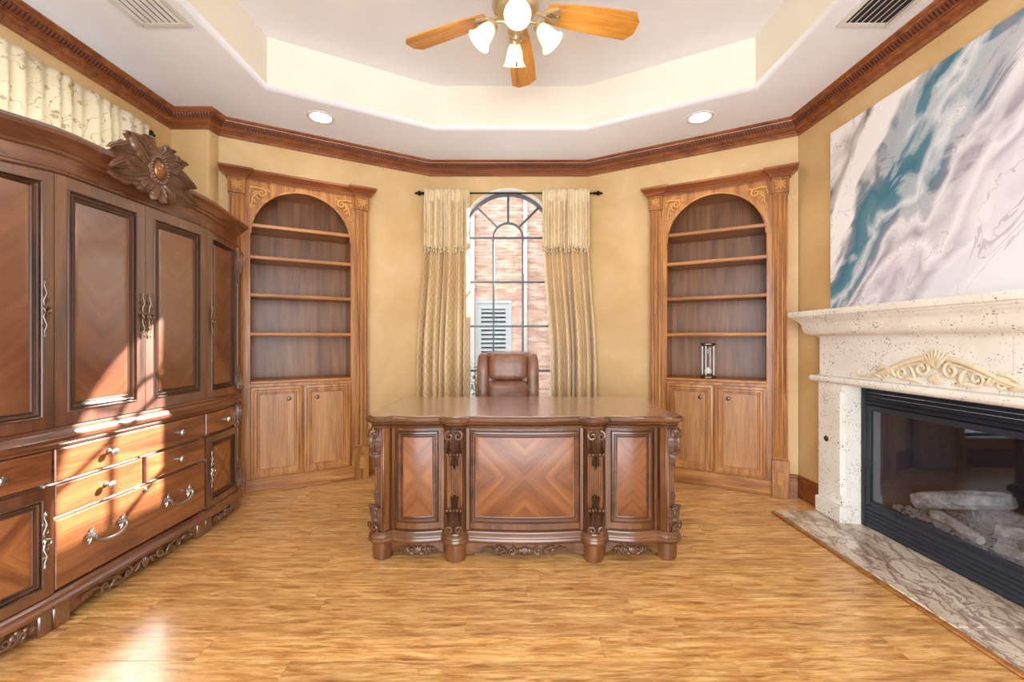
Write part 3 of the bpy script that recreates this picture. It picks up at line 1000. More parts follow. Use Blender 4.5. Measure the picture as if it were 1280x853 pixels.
# ------------------------------------------------------------------ built-in bookcases
SHELVES = [1.255, 1.565, 1.865, 2.115]
def bookcase(label, org, rz):
    t = thing('bookcase', label, 'bookcase', (org[0], org[1], 0), rz)
    OW, F = 0.376, -0.055
    # carcass
    for s in (-1, 1):
        MB().box(s * (OW + .002), s * (OW + .022), F + .022, .30, 0, 2.44, .002).obj('side_panel', M['oak_case'], t)
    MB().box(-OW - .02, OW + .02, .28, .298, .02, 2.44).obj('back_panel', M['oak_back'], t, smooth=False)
    MB().box(-OW - .02, OW + .02, F + .022, .28, 2.425, 2.44).obj('top_panel', M['oak_case_flat'], t, smooth=False)
    arch_wall(-.415, .415, .115, 2.458, 0, OW - .004, .862, 2.045, F, F + .022).obj('face_frame', M['oak_case'], t, angle=25)
    b = MB(); arch_ring(b, OW - .012, OW, 2.045, F - .006, F + .004, 28); b.obj('arch_bead', M['oak_case_flat'], t)
    MB().box(-OW, OW, F - .012, .28, .862, .886, .006).obj('counter', M['oak_case_flat'], t)
    for z in SHELVES:
        s = MB(); s.box(-OW, OW, F + .024, .279, z - .012, z + .010, .004)
        o = s.obj('shelf', M['oak_case_flat'], t)
        e = MB(); e.sweep([(0, z - .016), (.010, z - .016), (.014, z - .010), (.014, z + .006), (.008, z + .013), (0, z + .013)], [(-OW + .001, F + .026), (OW - .001, F + .026)])
        e.obj('shelf_edge', M['oak_case_flat'], o)
    MB().box(-.415, .415, F - .004, F + .03, 0, .115, .003).obj('toe_board', M['oak_case_flat'], t)
    MB().box(-.415, .415, F - .016, F - .002, 0, .018, .006).obj('shoe_moulding', M['oak_case_flat'], t)
    for s in (-1, 1):
        cx = s * .462
        p = MB(); p.box(cx - .05, cx + .05, F - .018, .0, .285, 2.34, .002)
        po = p.obj('pilaster', M['oak_case'], t)
        for k in (-1, 0, 1):
            f = MB(); f.tube([(cx + k * .030, F - .016, .30), (cx + k * .030, F - .016, 2.325)], .0125, 8)
            f.obj('reed', M['oak_case'], po)
        q = MB(); q.box(cx - .058, cx + .058, F - .036, .0, 2.338, 2.456, .003)
        q.rectloft(cx - .05, cx + .05, 2.348, 2.446, [(0, 0), (.004, .004), (.008, .004), (.012, 0)], F - .036, fill=False)
        qo = q.obj('capital_block', M['oak_case'], t)
        c_ = MB(); rosette(c_, cx, F - .039, 2.397, .038)
        for a in range(4):
            rel(c_, spiral(cx + .026 * (1 if a % 2 else -1), 2.397 + .026 * (1 if a > 1 else -1), .013, a, 1.2, 10), F - .038, .003, .002)
        c_.obj('carving', M['oak_carving'], qo)
        q = MB(); q.box(cx - .058, cx + .058, F - .036, .0, 0, .285, .003)
        qo = q.obj('plinth_block', M['oak_case'], t)
        c_ = MB()
        for dz in (-.028, 0, .028):
            rosette(c_, cx, F - .039, .15 + dz * 1.25, .032 if dz == 0 else .027)
        c_.obj('carving', M['oak_carving'], qo)
    # cornice breaking forward over the pilasters
    a, b_ = F - .038, F - .006
    path = [(-.525, 0), (-.525, a), (-.40, a), (-.40, b_), (.40, b_), (.40, a), (.525, a), (.525, 0)]
    prof = [(0, 2.456), (.006, 2.456), (.006, 2.464), (.014, 2.470), (.014, 2.476), (.030, 2.488), (.046, 2.506), (.052, 2.510), (.052, 2.526), (-.02, 2.526)]
    MB().sweep(prof, path).obj('cornice', M['crown_wood'], t, angle=25)
    # spandrel scrolls
    for s in (-1, 1):
        c_ = MB()
        x, z = s * .315, 2.345
        rel(c_, [(x + s * .06, z + .055), (x + s * .02, z + .06), (x - s * .03, z + .05), (x - s * .065, z + .058)], F - .005, .0095, .005, lift=.006)
        rel(c_, spiral(x - s * .02, z + .022, .034, PI / 2, 1.4, 18, hand=s), F - .005, .0095, .005, lift=.006)
        rel(c_, [(x + s * .01, z + .02), (x + s * .04, z - .02), (x + s * .045, z - .06), (x + s * .062, z - .09)], F - .005, .0105, .005, lift=.006)
        rel(c_, spiral(x + s * .048, z - .095, .018, 0, 1.2, 12, hand=-s), F - .004, .006, .004)
        rel(c_, spiral(x - s * .066, z + .05, .014, 0, 1.1, 12, hand=s), F - .004, .005, .003)
        for (u, w, v, q) in ((.0, .03, .04, .0), (.02, .0, -.01, -.03), (.03, -.03, .01, -.06), (.05, .04, .06, .0)):
            leaf(c_, x + s * u, z + w, x + s * v, z + q, .2 * s, .007, F - .004)
        c_.obj('spandrel_carving', M['oak_carving'], t)
    # doors
    DP = [(0, 0), (0, .018), (.005, .024), (.022, .027), (.028, .021), (.044, .021), (.050, .015), (.058, .015), (.064, .004), (.064, 0)]
    for s in (-1, 1):
        x0, x1 = (.004, .372) if s > 0 else (-.372, -.004)
        d = MB().rectloft(x0, x1, .125, .838, DP, F, fill=False).obj('door', M['oak_case'], t, angle=20)
        MB().box(x0 + .06, x1 - .06, F - .006, F + .004, .185, .778).obj('panel', M['oak_door_panel'], d, smooth=False)
        kx = x0 + .10 if s > 0 else x1 - .10
        MB().lathe([(.004, 0), (.005, .012), (.013, .016), (.015, .022), (.011, .028), (.003, .030)], 14, (kx, F - .006, .735), (0, -1, 0)).obj('knob', M['bronze'], d)
    return t
cl = wpt(SL, TH, WLEN - CASE_S)
cr = wpt(BR, -TH, CASE_S)
bookcase('arched oak built-in bookcase with empty shelves, beside the dark carved armoire', cl, TH)
bookcase('arched oak built-in bookcase holding an hourglass, beside the stone fireplace', cr, -TH)

# hourglass on the bookcase counter
hp = wpt(cr, -TH, -.055, -.05)
hg = thing('hourglass', 'brass framed hourglass with white sand on the bookcase counter', 'hourglass', (hp[0], hp[1], .887))
for z, fl in ((0, 1), (.268, -1)):
    MB().lathe([(.058, 0), (.064, .004), (.064, .012), (.056, .016), (.050, .022), (.020, .026)] if fl > 0 else [(.020, 0), (.050, .004), (.056, .010), (.064, .014), (.064, .022), (.058, .026)], 8, (0, 0, z)).obj('end_plate', M['bronze'], hg, angle=25)
for k in range(4):
    a = R(45 + 90 * k)
    MB().lathe([(.003, .018), (.005, .03), (.0035, .06), (.0035, .235), (.005, .262), (.003, .272)], 8, (.047 * math.cos(a), .047 * math.sin(a), 0)).obj('rod', M['pewter'], hg)
MB().lathe([(.012, .026), (.030, .040), (.035, .070), (.028, .110), (.006, .147), (.028, .184), (.035, .222), (.030, .254), (.012, .268)], 18, (0, 0, 0)).obj('glass_bulb', M['clear_glass'], hg)
MB().lathe([(.010, .030), (.029, .042), (.032, .062), (.022, .078), (.004, .092)], 16).obj('sand', M['sand'], hg)

# ------------------------------------------------------------------ desk
DX, DY = 0.070, 2.765
desk = thing('executive_desk', 'carved dark wood executive desk with bowed front and polished top, before the window', 'desk', (DX, DY, 0))
def fy(x):
    a = abs(x)
    if a <= .318: return .014 + .024 * math.cos(PI * a / .636)
    if a <= .442: return .010 + .050 * max(0.0, math.sin(PI * (a - .318) / .124)) ** .6
    if a <= .735: return .004 + .024 * math.sin(PI * (a - .442) / .293)
    return .004
YB = -.372
front = []
NX = 120
for i in range(NX + 1):
    x = lerp(-.735, .735, i / NX)
    front.append((x, YB - fy(x)))
corner = [(.745, YB - .018), (.775, YB - .034), (.815, YB - .030), (.838, YB - .004), (.842, YB + .030), (.830, YB + .055)]
rightside = [(.826, -.20), (.826, .20), (.826, .385)]
half = [(x, y) for x, y in corner + rightside]
lefthalf = [(-x, y) for x, y in reversed(half)]
outer = lefthalf + front + half
# body with a kneehole open to the back
body_poly = lefthalf + front + half + [(.36, .385), (.36, -.22), (-.36, -.22), (-.36, .385)]
mit_b = mitres(outer, False)
inner = [(p[0] - q[0] * .012, p[1] - q[1] * .012) for p, q in zip(outer, mit_b)]
m = MB(); m.slab(inner + [(.36, .38), (.36, -.22), (-.36, -.22), (-.36, .38)], .105, .742)
m.obj('body', M['desk_wood'], desk)
# top
topline = outer + []
m = MB()
m.sweep([(-.02, .738), (.004, .738), (.014, .744), (.018, .752), (.030, .757), (.038, .764), (.040, .772), (.036, .781), (.026, .787), (.012, .789)], outer, closed=True, cap_top=True, cap_bottom=True)
dt = m.obj('desk_top', M['desk_wood_flat'], desk, angle=30)
mo = mitres(outer, True)
ps = [(p[0] + q[0] * .018, p[1] + q[1] * .018) for p, q in zip(outer, mo)]
m = MB(); m.slab(ps, .7885, .7902)
m.obj('polished_surface', M['desk_top'], dt, angle=30)
m = MB(); m.sweep([(-.01, .722), (.008, .722), (.010, .728), (.006, .734), (.010, .738), (-.01, .738)], outer, closed=True)
m.obj('frieze_bead', M['desk_wood_flat'], desk)
# base moulding
m = MB()
m.sweep([(-.012, .098), (.018, .098), (.024, .104), (.026, .114), (.022, .124), (.024, .130), (.020, .140), (.010, .150), (.008, .158), (-.012, .164)], outer, closed=True)
m.obj('base_moulding', M['desk_wood_flat'], desk, angle=30)
# feet
for x in (-.38, .38):
    MB().lathe([(.050, .0), (.056, .004), (.058, .05), (.058, .100)], 20, (x, YB - .010, 0)).obj('foot', M['desk_wood'], desk)
for s in (-1, 1):
    MB().lathe([(.048, .0), (.054, .004), (.056, .05), (.056, .100)], 20, (s * .79, YB + .018, 0)).obj('foot', M['desk_wood'], desk)
    MB().box(s * .76, s * .84, .31, .39, 0, .10, .01).obj('foot', M['desk_wood'], desk)
# aprons between the feet with carved scrolls
def desk_def(x, y, z): return (x, y + YB - fy(x), z)
def apron(x0, x1, cut):
    n = 24
    m = MB()
    L = []
    for i in range(n + 1):
        u = i / n
        x = lerp(x0, x1, u)
        e = min(u, 1 - u)
        zb_ = .030 + cut * min(1, e / .16) ** 2 * (1 - .25 * math.cos(PI * (u - .5) * 2) ** 4)
        L.append([(x, .002, zb_), (x, .002, .102), (x, .022, .102), (x, .022, zb_)])
    m.loops(L, cap0=True, cap1=True)
    return m
for (a, b_, h_) in ((-.325, .325, .032), (-.737, -.437, .028), (.437, .737, .028)):
    ap = apron(a, b_, h_).obj('apron', M['desk_wood_flat'], desk, deform=desk_def)
    c_ = MB(); scrollwork(c_, (a + b_) / 2, -.006, .055, (b_ - a) * (.36 if h_ > .03 else .31), .050, .0065)
    c_.obj('carving', M['desk_carving'], ap, deform=desk_def)
for s in (-1, 1):
    MB().box(s * .806, s * .822, -.30, .32, .04, .10).obj('apron', M['desk_wood_flat'], desk, smooth=False)
# panels
FR = [(0, -.004), (0, .008), (.004, .012), (.012, .014), (.018, .010), (.024, .010), (.028, .003), (.034, .002), (.034, -.004)]
def desk_panel(x0, x1, z0, z1):
    f = MB().rectloft(x0, x1, z0, z1, FR, 0, nx=20, fill=False).obj('panel_frame', M['desk_moulding'], desk, deform=desk_def, angle=25)
    cx, cz_ = (x0 + x1) / 2, (z0 + z1) / 2
    oy = YB - fy(cx)
    MB().rectloft(x0 + .026, x1 - .026, z0 + .026, z1 - .026, [(0, -.004), (0, .001), (.002, .002)], 0, nx=20).obj('veneer_panel', M['desk_panel'], f, deform=desk_def, origin=(cx, oy, cz_))
desk_panel(-.300, .300, .205, .705)
desk_panel(-.700, -.475, .205, .705)
desk_panel(.475, .700, .205, .705)
# stiles beside the columns
for x in (-.312, .312, -.452, .452, -.722, .722):
    m = MB()
    m.sweep([(0, .165), (.008, .165), (.008, .722), (0, .722)], [(x - .008, 0), (x + .008, 0)])
    m.obj('stile', M['desk_wood'], desk, deform=desk_def)
# carved columns
for x, y0, rz in ((-.38, YB - .046, 0), (.38, YB - .046, 0), (-.792, YB - .012, -.75), (.792, YB - .012, .75)):
    c_ = MB()
    m = MB()
    m.box(-.042, .042, -.012, .03, .16, .725, .004)
    for k in (-1, 0, 1):
        m.tube([(k * .024, -.012, .165), (k * .024, -.012, .715)], .010, 8)
    rot = lambda px, py, pz, x=x, y0=y0, rz=rz: (x + px * math.cos(rz) - py * math.sin(rz), y0 + px * math.sin(rz) + py * math.cos(rz), pz)
    co = m.obj('column', M['desk_wood'], desk, deform=rot)
    up = MB(); acanthus(up, 0, -.014, .722, .215, .096, .050, -1)
    up.obj('carving', M['desk_carving'], co, deform=rot)
    lo = MB(); acanthus(lo, 0, -.014, .166, .215, .096, .050, 1)
    lo.obj('carving', M['desk_carving'], co, deform=rot)
# side panels
for s in (-1, 1):
    f = MB().rectloft(-.27, .35, .205, .705, FR, 0, fill=False)
    f.obj('panel_frame', M['desk_wood_flat'], desk, deform=lambda x, y, z, s=s: (s * (.816 - y), x if s < 0 else x, z), angle=25)
# drawers on the sitter's side
for s in (-1, 1):
    for (z0, z1) in ((.60, .715), (.44, .59), (.19, .43)):
        dr = MB().box(s * .40, s * .785, .378, .398, z0, z1, .005).obj('drawer', M['desk_wood_flat'], desk)
        MB().lathe([(.004, 0), (.005, .012), (.014, .018), (.012, .026), (.002, .028)], 12, (s * .59, .398, (z0 + z1) / 2), (0, 1, 0)).obj('knob', M['bronze'], dr)

# ------------------------------------------------------------------ armoire
arm = thing('armoire', 'large dark carved wooden armoire with chevron veneer doors, drawers and cartouche crest', 'armoire', (-2.50, 2.235, 0), R(90))
def af(x):
    a = abs(x)
    if a <= .445: return -.59
    t = (a - .445) / .415
    return -.59 + .062 * t * t
def cdz(x):
    t = min(1, max(0, (abs(x) - .36) / .36))
    return -.036 * t * t * (3 - 2 * t)
def adef(x, y, z):
    k = min(1, max(0, (z - 1.80) / .08))
    return (x, y + af(x), z + cdz(x) * k)
AX = [-.86, -.84, -.815] + [lerp(-.815, -.462, i / 14) for i in range(1, 15)] + [-.445, -.36, -.28, -.2, -.1, 0]
AX = AX + [-x for x in reversed(AX[:-1])]
apath = [(-.86, -.02)] + [(x, af(x)) for x in AX] + [(.86, -.02)]
def zshift(x, y, z):
    k = min(1, max(0, (z - 1.80) / .08))
    return (x, y, z + cdz(x) * k)
m = MB()
mi = mitres(apath, False)
ins = [(p[0] - q[0] * .012, p[1] - q[1] * .012) for p, q in zip(apath, mi)]
m.loops([[(x, y, z) for x, y in ins] for z in (.10, .80, 1.80, 2.03)], cap0=True, cap1=True)
m.obj('carcass', M['armoire_wood'], arm, deform=zshift)
# cornice
m = MB()
m.sweep([(-.03, 1.905), (.004, 1.905), (.010, 1.912), (.010, 1.920), (.004, 1.926), (.004, 1.985), (.014, 1.992), (.016, 2.002), (.026, 2.010), (.036, 2.026), (.052, 2.046), (.060, 2.052), (.062, 2.066), (.054, 2.076), (.040, 2.082), (.030, 2.090), (-.03, 2.092)], apath)
m.obj('cornice', M['armoire_trim'], arm, deform=zshift, angle=28)
m = MB()
cap_ = [(x, y) for x, y in ins]
m.loops([[(x, y, 2.085) for x, y in cap_]], cap0=True)
m.f.append(tuple(range(len(cap_)))) if not m.f else None
m.obj('top_board', M['armoire_trim'], arm, deform=zshift)
# waist and base mouldings
m = MB(); m.sweep([(-.02, .752), (.006, .752), (.010, .762), (.026, .772), (.034, .784), (.034, .796), (.024, .806), (.020, .818), (.008, .828), (.006, .838), (-.02, .838)], apath)
m.obj('waist_moulding', M['armoire_trim'], arm, angle=28)
m = MB(); m.sweep([(-.02, .098), (.030, .098), (.040, .106), (.040, .118), (.030, .128), (.026, .140), (.010, .150), (-.02, .152)], apath)
m.obj('base_moulding', M['armoire_trim'], arm, angle=28)
# plinth feet and carved aprons
for (a, b_) in ((-.445, -.375), (.375, .445), (-.86, -.80), (.80, .86), (-.50, -.447), (.447, .50)):
    MB().box(a, b_, .0, .06, 0, .10, .006).obj('foot', M['armoire_wood'], arm, deform=lambda x, y, z, c=(a + b_) / 2: (x, y + af(c) - .012, z))
for s in (-1, 1):
    MB().box(s * .79, s * .85, -.10, -.03, 0, .10).obj('foot', M['armoire_wood'], arm, smooth=False)
def arm_apron(x0, x1, half, zc):
    n = 20
    L = []
    for i in range(n + 1):
        u = i / n
        x = lerp(x0, x1, u)
        e = min(u, 1 - u)
        zb_ = .028 + .034 * min(1, e / .18) ** 2
        L.append([(x, .0, zb_), (x, .0, .10), (x, .02, .10), (x, .02, zb_)])
    ap = MB().loops(L, cap0=True, cap1=True).obj('apron', M['armoire_trim'], arm, deform=adef)
    c_ = MB(); scrollwork(c_, (x0 + x1) / 2, -.008, zc, half, .058, .0072)
    c_.obj('carving', M['armoire_carving'], ap, deform=adef)
arm_apron(-.376, .376, .33, .056)
arm_apron(-.80, -.50, .13, .056)
arm_apron(.50, .80, .13, .056)
# hardware
def pull_plate(parent, x, z, mat, h=.112):
    m = MB()
    y = af(x) - .020
    for s in (-1, 1):
        rel(m, [(x, z + s * .016), (x - .006, z + s * h * .30), (x + .006, z + s * h * .58), (x - .003, z + s * h * .82), (x, z + s * h)], y, .0042, .0022, lift=.003)
        rel(m, spiral(x + .003, z + s * h * .32, .0115, -PI / 2 * s, 1.2, 12, hand=s), y, .0030, .002, lift=.003)
        rel(m, spiral(x - .004, z + s * h * .60, .0085, PI / 2 * s, 1.2, 12, hand=s), y, .0027, .0018, lift=.003)
        for k in (-1, 0, 1):
            leaf(m, x, z + s * h * .84, x + k * .007, z + s * h * (1.06 - .06 * abs(k)), 0, .0024, y, .003)
    m.ball((x, y - .003, z), .011, 10, 6, (1, .6, 1))
    m.torus((x, y - .014, z - .006), .0125, .0032, 16, 6, (0, 1, 0))
    m.tube([(x, y, z + .004), (x, y - .016, z + .006)], .0035, 6)
    m.obj('handle', mat, parent)
def knob(parent, x, z, mat):
    m = MB()
    y = af(x) - .012
    m.lathe([(.012, 0), (.012, .004), (.005, .008), (.005, .018), (.013, .024), (.016, .030), (.012, .038), (.002, .040)], 14, (x, y, z), (0, -1, 0))
    for k in range(8):
        a = 2 * PI * k / 8
        m.ball((x + .012 * math.cos(a), y - .030, z + .012 * math.sin(a)), .0055, 6, 4)
    m.obj('knob', mat, parent)
def bail(parent, x, z, mat):
    m = MB()
    y = af(x) - .012
    for s in (-1, 1):
        rosette(m, x + s * .078, y - .004, z, .026)
        m.tube([(x + s * .078, y, z), (x + s * .078, y - .03, z)], .008, 8)
        for k in (-1, 1):
            leaf(m, x + s * .078, z, x + s * .078 + k * .012, z + k * .034, .1, .006, y - .003)
    pts = []
    for i in range(13):
        u = i / 12
        a = PI * u
        pts.append((x - .078 * math.cos(a), y - .030 - .006 * math.sin(a), z - .040 * math.sin(a) ** .8))
    m.tube(pts, [.0055 + .003 * math.sin(PI * i / 12) for i in range(13)], 8)
    m.obj('handle', mat, parent)
ADP = [(0, -.01), (0, .0138), (.00005, .014), (.052, .014), (.053, .018), (.057, .021), (.061, .018), (.062, .010), (.066, .009), (.067, .014), (.072, .016), (.077, .013), (.078, .006), (.083, .005), (.090, .008), (.096, .004), (.100, .002), (.100, -.01)]
def adoor(x0, x1, z0, z1, hx, hz, hm, cross=False, scale=1.0):
    pr = [(t * scale, o) for t, o in ADP]
    d = MB().rectloft(x0 + .0014, x1 - .0014, z0, z1, [(0, -.01), (0, .014), pr[3]] + [(pr[3][0], -.01)], 0, nx=14, fill=False).obj('door', M['armoire_wood'], arm, deform=adef, angle=22)
    MB().rectloft(x0 + .0006, x1 - .0006, z0, z1, [(pr[3][0], -.01)] + pr[3:], 0, nx=14, fill=False).obj('panel_moulding', M['armoire_moulding'], d, deform=adef, angle=22)
    cx, cz_ = (x0 + x1) / 2, (z0 + z1) / 2
    ti = .092 * scale
    MB().rectloft(x0 + ti, x1 - ti, z0 + ti, z1 - ti, [(0, -.01), (0, .003), (.003, .005)], 0, nx=14).obj('veneer_panel', M['armoire_cross' if cross else 'armoire_panel'], d, deform=adef, origin=(cx, af(cx), cz_))
    if hx is not None: pull_plate(d, hx, hz, hm)
    return d
B_, P_ = M['bronze'], M['pewter']
adoor(-.4452, 0, .842, 1.90, -.020, 1.33, B_)
adoor(0, .4452, .842, 1.90, .020, 1.33, B_)
adoor(-.814, -.446, .842, 1.90, -.486, 1.33, B_, scale=.85)
adoor(.446, .814, .842, 1.90, .486, 1.33, B_, scale=.85)
adoor(-.814, -.446, .155, .600, -.486, .39, P_, cross=True, scale=.8)
adoor(.446, .814, .155, .600, .486, .39, P_, cross=True, scale=.8)
def adrawer(x0, x1, z0, z1):
    return MB().rectloft(x0 + .003, x1 - .003, z0 + .003, z1 - .003, [(0, -.01), (0, .006), (.003, .010), (.006, .011), (.008, .011)], 0, nx=14).obj('drawer', M['armoire_wood_flat'], arm, deform=adef, angle=22)
d = adrawer(-.44, .44, .608, .750); knob(d, -.20, .68, P_); knob(d, .22, .68, P_)
d = adrawer(-.44, -.01, .462, .600); knob(d, -.215, .53, P_)
d = adrawer(.01, .44, .462, .600); knob(d, .215, .53, P_)
d = adrawer(-.44, .44, .158, .454); bail(d, -.215, .325, P_); bail(d, .215, .325, P_)
MB().lathe([(.011, 0), (.011, .004), (.006, .006), (.004, .003)], 12, (.0, -.602, .43), (0, -1, 0)).obj('lock', M['pewter'], d)
d = adrawer(-.814, -.446, .612, .750); knob(d, -.638, .68, P_)
d = adrawer(.446, .814, .612, .750); knob(d, .638, .68, P_)
# end posts with carving
for s in (-1, 1):
    m = MB()
    m.box(s * .816, s * .858, -.545, -.47, .15, .755, .004)
    m.box(s * .816, s * .858, -.545, -.47, .836, 1.855, .004)
    m.tube([(s * .838, -.546, .17), (s * .838, -.546, .745)], .008, 8)
    m.tube([(s * .838, -.546, .85), (s * .838, -.546, 1.84)], .008, 8)
    po = m.obj('post', M['armoire_wood'], arm)
    for (z0, h_, sg) in ((1.852, .26, -1), (.845, .19, 1), (.752, .18, -1), (.155, .20, 1)):
        c_ = MB(); acanthus(c_, 0, 0, z0, h_, .058, .036, sg)
        c_.obj('carving', M['armoire_carving'], po, deform=lambda x, y, z, s=s: (s * .838 + x, -.545 + y, z))
    for s2 in (0,):
        f = MB().rectloft(-.48, -.06, .20, .72, FR, 0, fill=False)
        f.obj('side_frame', M['armoire_wood_flat'], arm, deform=lambda x, y, z, s=s: (s * (.85 - y), x, z))
        f = MB().rectloft(-.48, -.06, .90, 1.78, FR, 0, fill=False)
        f.obj('side_frame', M['armoire_wood_flat'], arm, deform=lambda x, y, z, s=s: (s * (.85 - y), x, z))
# crest: cartouche with acanthus leaves
def crest():
    y0, cz_ = -.660, 2.085
    m = MB()
    # domed plaque with lobed outline
    def outline(a):
        ca, sa = math.cos(a), math.sin(a)
        w = .17
        r = 1 / math.sqrt((ca / w) ** 2 + (sa / .135) ** 2)
        r *= 1 + .07 * math.cos(13 * a)
        low = .12 * max(0, -sa) * abs(ca) ** 2
        return (r * (1 + low) * ca, r * sa * (.94 if sa > 0 else .88))
    L = []
    for (k, dy) in ((1.0, .05), (1.0, .016), (.9, .006), (.55, .0), (.1, -.004)):
        L.append([(outline(2 * PI * i / 78)[0] * k, y0 + dy, cz_ + outline(2 * PI * i / 78)[1] * k) for i in range(78)])
    m.loops(L, cap0=True, cap1=True)
    # broad lobed leaves: wings, plumes and pendant
    def fan(s, x, z, ang, ln, w, curl, h=.030, lobes=4, dy=.0):
        a = R(ang) if s > 0 else PI - R(ang)
        acleaf(m, s * x, cz_ + z, a, ln, w, y0 + dy, h, curl=R(curl) * s, lobes=lobes)
    for s in (-1, 1):
        fan(s, .045, .035, 10, .230, .085, -38, dy=.006)
        fan(s, .050, -.005, -8, .225, .085, -26, dy=.004)
        fan(s, .045, -.040, -34, .240, .080, 34, dy=.002)
        fan(s, .040, .055, 38, .165, .080, -40)
        fan(s, .020, .070, 66, .110, .066, -50, dy=-.004)
        fan(s, .035, -.062, -62, .110, .062, 30, dy=-.002)
        fan(s, .012, -.075, -84, .090, .050, 14, dy=-.004)
        fan(s, .055, .020, 22, .150, .060, 30, h=.026, dy=-.010)
        fan(s, .055, -.028, -20, .150, .060, 40, h=.026, dy=-.010)
        rel(m, spiral(s * .048, cz_ + .128, .026, -PI / 2, 1.5, 16, hand=s), y0 - .010, .010, .005, lift=.010)
        rel(m, spiral(s * .125, cz_ + .105, .024, -PI / 2, 1.4, 16, hand=s), y0 - .008, .009, .005, lift=.008)
        rel(m, spiral(s * .085, cz_ - .100, .020, PI / 2, 1.3, 14, hand=-s), y0 - .008, .008, .004, lift=.008)
    m.lathe([(.070, 0), (.078, .010), (.074, .020), (.060, .024), (.054, .014)], 28, (0, y0 + .002, cz_), (0, -1, 0), sx=.80)
    for k in range(24):
        a = 2 * PI * k / 24
        m.ball((.066 * math.cos(a) * .80, y0 - .022, cz_ + .066 * math.sin(a)), .0062, 6, 4)
    o = m.obj('crest', M['armoire_carving'], arm, angle=50)
    b = MB(); b.ball((0, y0 - .006, cz_), .048, 18, 12, (.76, .62, 1.08))
    b.obj('cabochon', M['aged_copper'], o)
plain('aged_copper', C(150, 104, 66), 0.28, 0.5)
crest()

# ------------------------------------------------------------------ leather desk chair
ch = thing('desk_chair', 'brown leather high-back desk chair behind the desk', 'chair', (-.035, 3.56, 0), 0)
def cushion(cx, cy, cz_, w, h, d, tilt=0.0, puck=None, seed=0, ex=.45):
    """pillow facing -Y"""
    m = MB()
    nu, nv = 24, 16
    L = []
    for j in range(nv + 1):
        ph = PI * (j / nv - .5)
        l = []
        for i in range(nu):
            a = 2 * PI * i / nu
            se = lambda v, e: math.copysign(abs(v) ** e, v)
            x = w / 2 * se(math.cos(ph), ex) * se(math.cos(a), ex)
            y = d / 2 * se(math.cos(ph), .7) * se(math.sin(a), .9)
            z = h / 2 * se(math.sin(ph), ex)
            if puck and y < 0:
                y -= puck * math.sin(x * 34 + seed) * .5 * math.cos(ph)
                y += puck * math.cos(z * 40 + seed) * .5
            y += tilt * z
            l.append((cx + x, cy + y, cz_ + z))
        L.append(l)
    m.loops(L, cap0=True, cap1=True)
    return m
bk_ = cushion(0, .17, .82, .50, .58, .12, .14, ex=.3).obj('backrest', M['brown_leather'], ch, angle=80)
cushion(0, .135, .985, .33, .235, .13, .14, ex=.35).obj('headrest_cushion', M['brown_leather'], bk_, angle=80)
cushion(0, .105, .74, .36, .26, .13, .10, puck=.034, ex=.35).obj('lumbar_cushion', M['brown_leather'], bk_, angle=80)
for s in (-1, 1):
    cushion(s * .212, .14, .86, .105, .47, .15, .14, ex=.5).obj('wing_cushion', M['brown_leather'], bk_, angle=80)
sc = MB()
cu = cushion(0, 0, 0, .52, .50, .13, 0, puck=.008, ex=.4)
sc.v = [(x, z * 1.0, -y + .47) for x, y, z in cu.v]; sc.f = cu.f
sc.v = [(x, y - .09, z) for x, y, z in sc.v]
sc.obj('seat', M['brown_leather'], ch, angle=80)
for s in (-1, 1):
    a = MB(); a.tube([(s * .27, .13, .50), (s * .30, .10, .62), (s * .30, -.02, .665), (s * .30, -.20, .66), (s * .29, -.27, .60), (s * .27, -.24, .47)], [.020, .024, .030, .030, .024, .018], 10)
    a.obj('armrest', M['dark_plastic'], ch)
MB().lathe([(.05, .40), (.05, .36), (.028, .34), (.028, .12), (.04, .10), (.04, .07)], 14, (0, -.06, 0)).obj('gas_column', M['dark_plastic'], ch)
for k in range(5):
    a = 2 * PI * k / 5 + .3
    c_, s_ = math.cos(a), math.sin(a)
    lg = MB().tube([(.03 * c_, -.06 + .03 * s_, .095), (.29 * c_, -.06 + .29 * s_, .075)], [.028, .018], 8).obj('leg', M['dark_plastic'], ch)
    w = MB()
    for q in (-1, 1):
        w.lathe([(.004, -.008), (.026, -.008), (.028, 0), (.026, .008), (.004, .008)], 14, (.29 * c_ - s_ * .014 * q, -.06 + .29 * s_ + c_ * .014 * q, .028), (-s_, c_, 0))
    w.tube([(.29 * c_, -.06 + .29 * s_, .03), (.29 * c_, -.06 + .29 * s_, .075)], .008, 6)
    w.obj('caster', M['dark_plastic'], lg)
# ------------------------------------------------------------------ stone fireplace (local +x runs towards the camera, -y into the room)
FC = 2.18
mt = thing('fireplace_mantel', 'cream pitted limestone fireplace mantel with carved scroll frieze', 'fireplace', (WR, FC, 0), R(-90))
LS = M['limestone']
def ysplit(profile, name, y, ends, extra=None):
    """moulding in three stones with returns at both ends"""
    e = ends
    j = .33
    g = .0012
    MB().sweep(profile, [(-e, -.001), (-e, y), (-j - g, y)]).obj(name, LS, mt, angle=28)
    MB().sweep(profile, [(-j + g, y), (j - g, y)]).obj(name, LS, mt, angle=28)
    MB().sweep(profile, [(j + g, y), (e, y), (e, -.001)]).obj(name, LS, mt, angle=28)
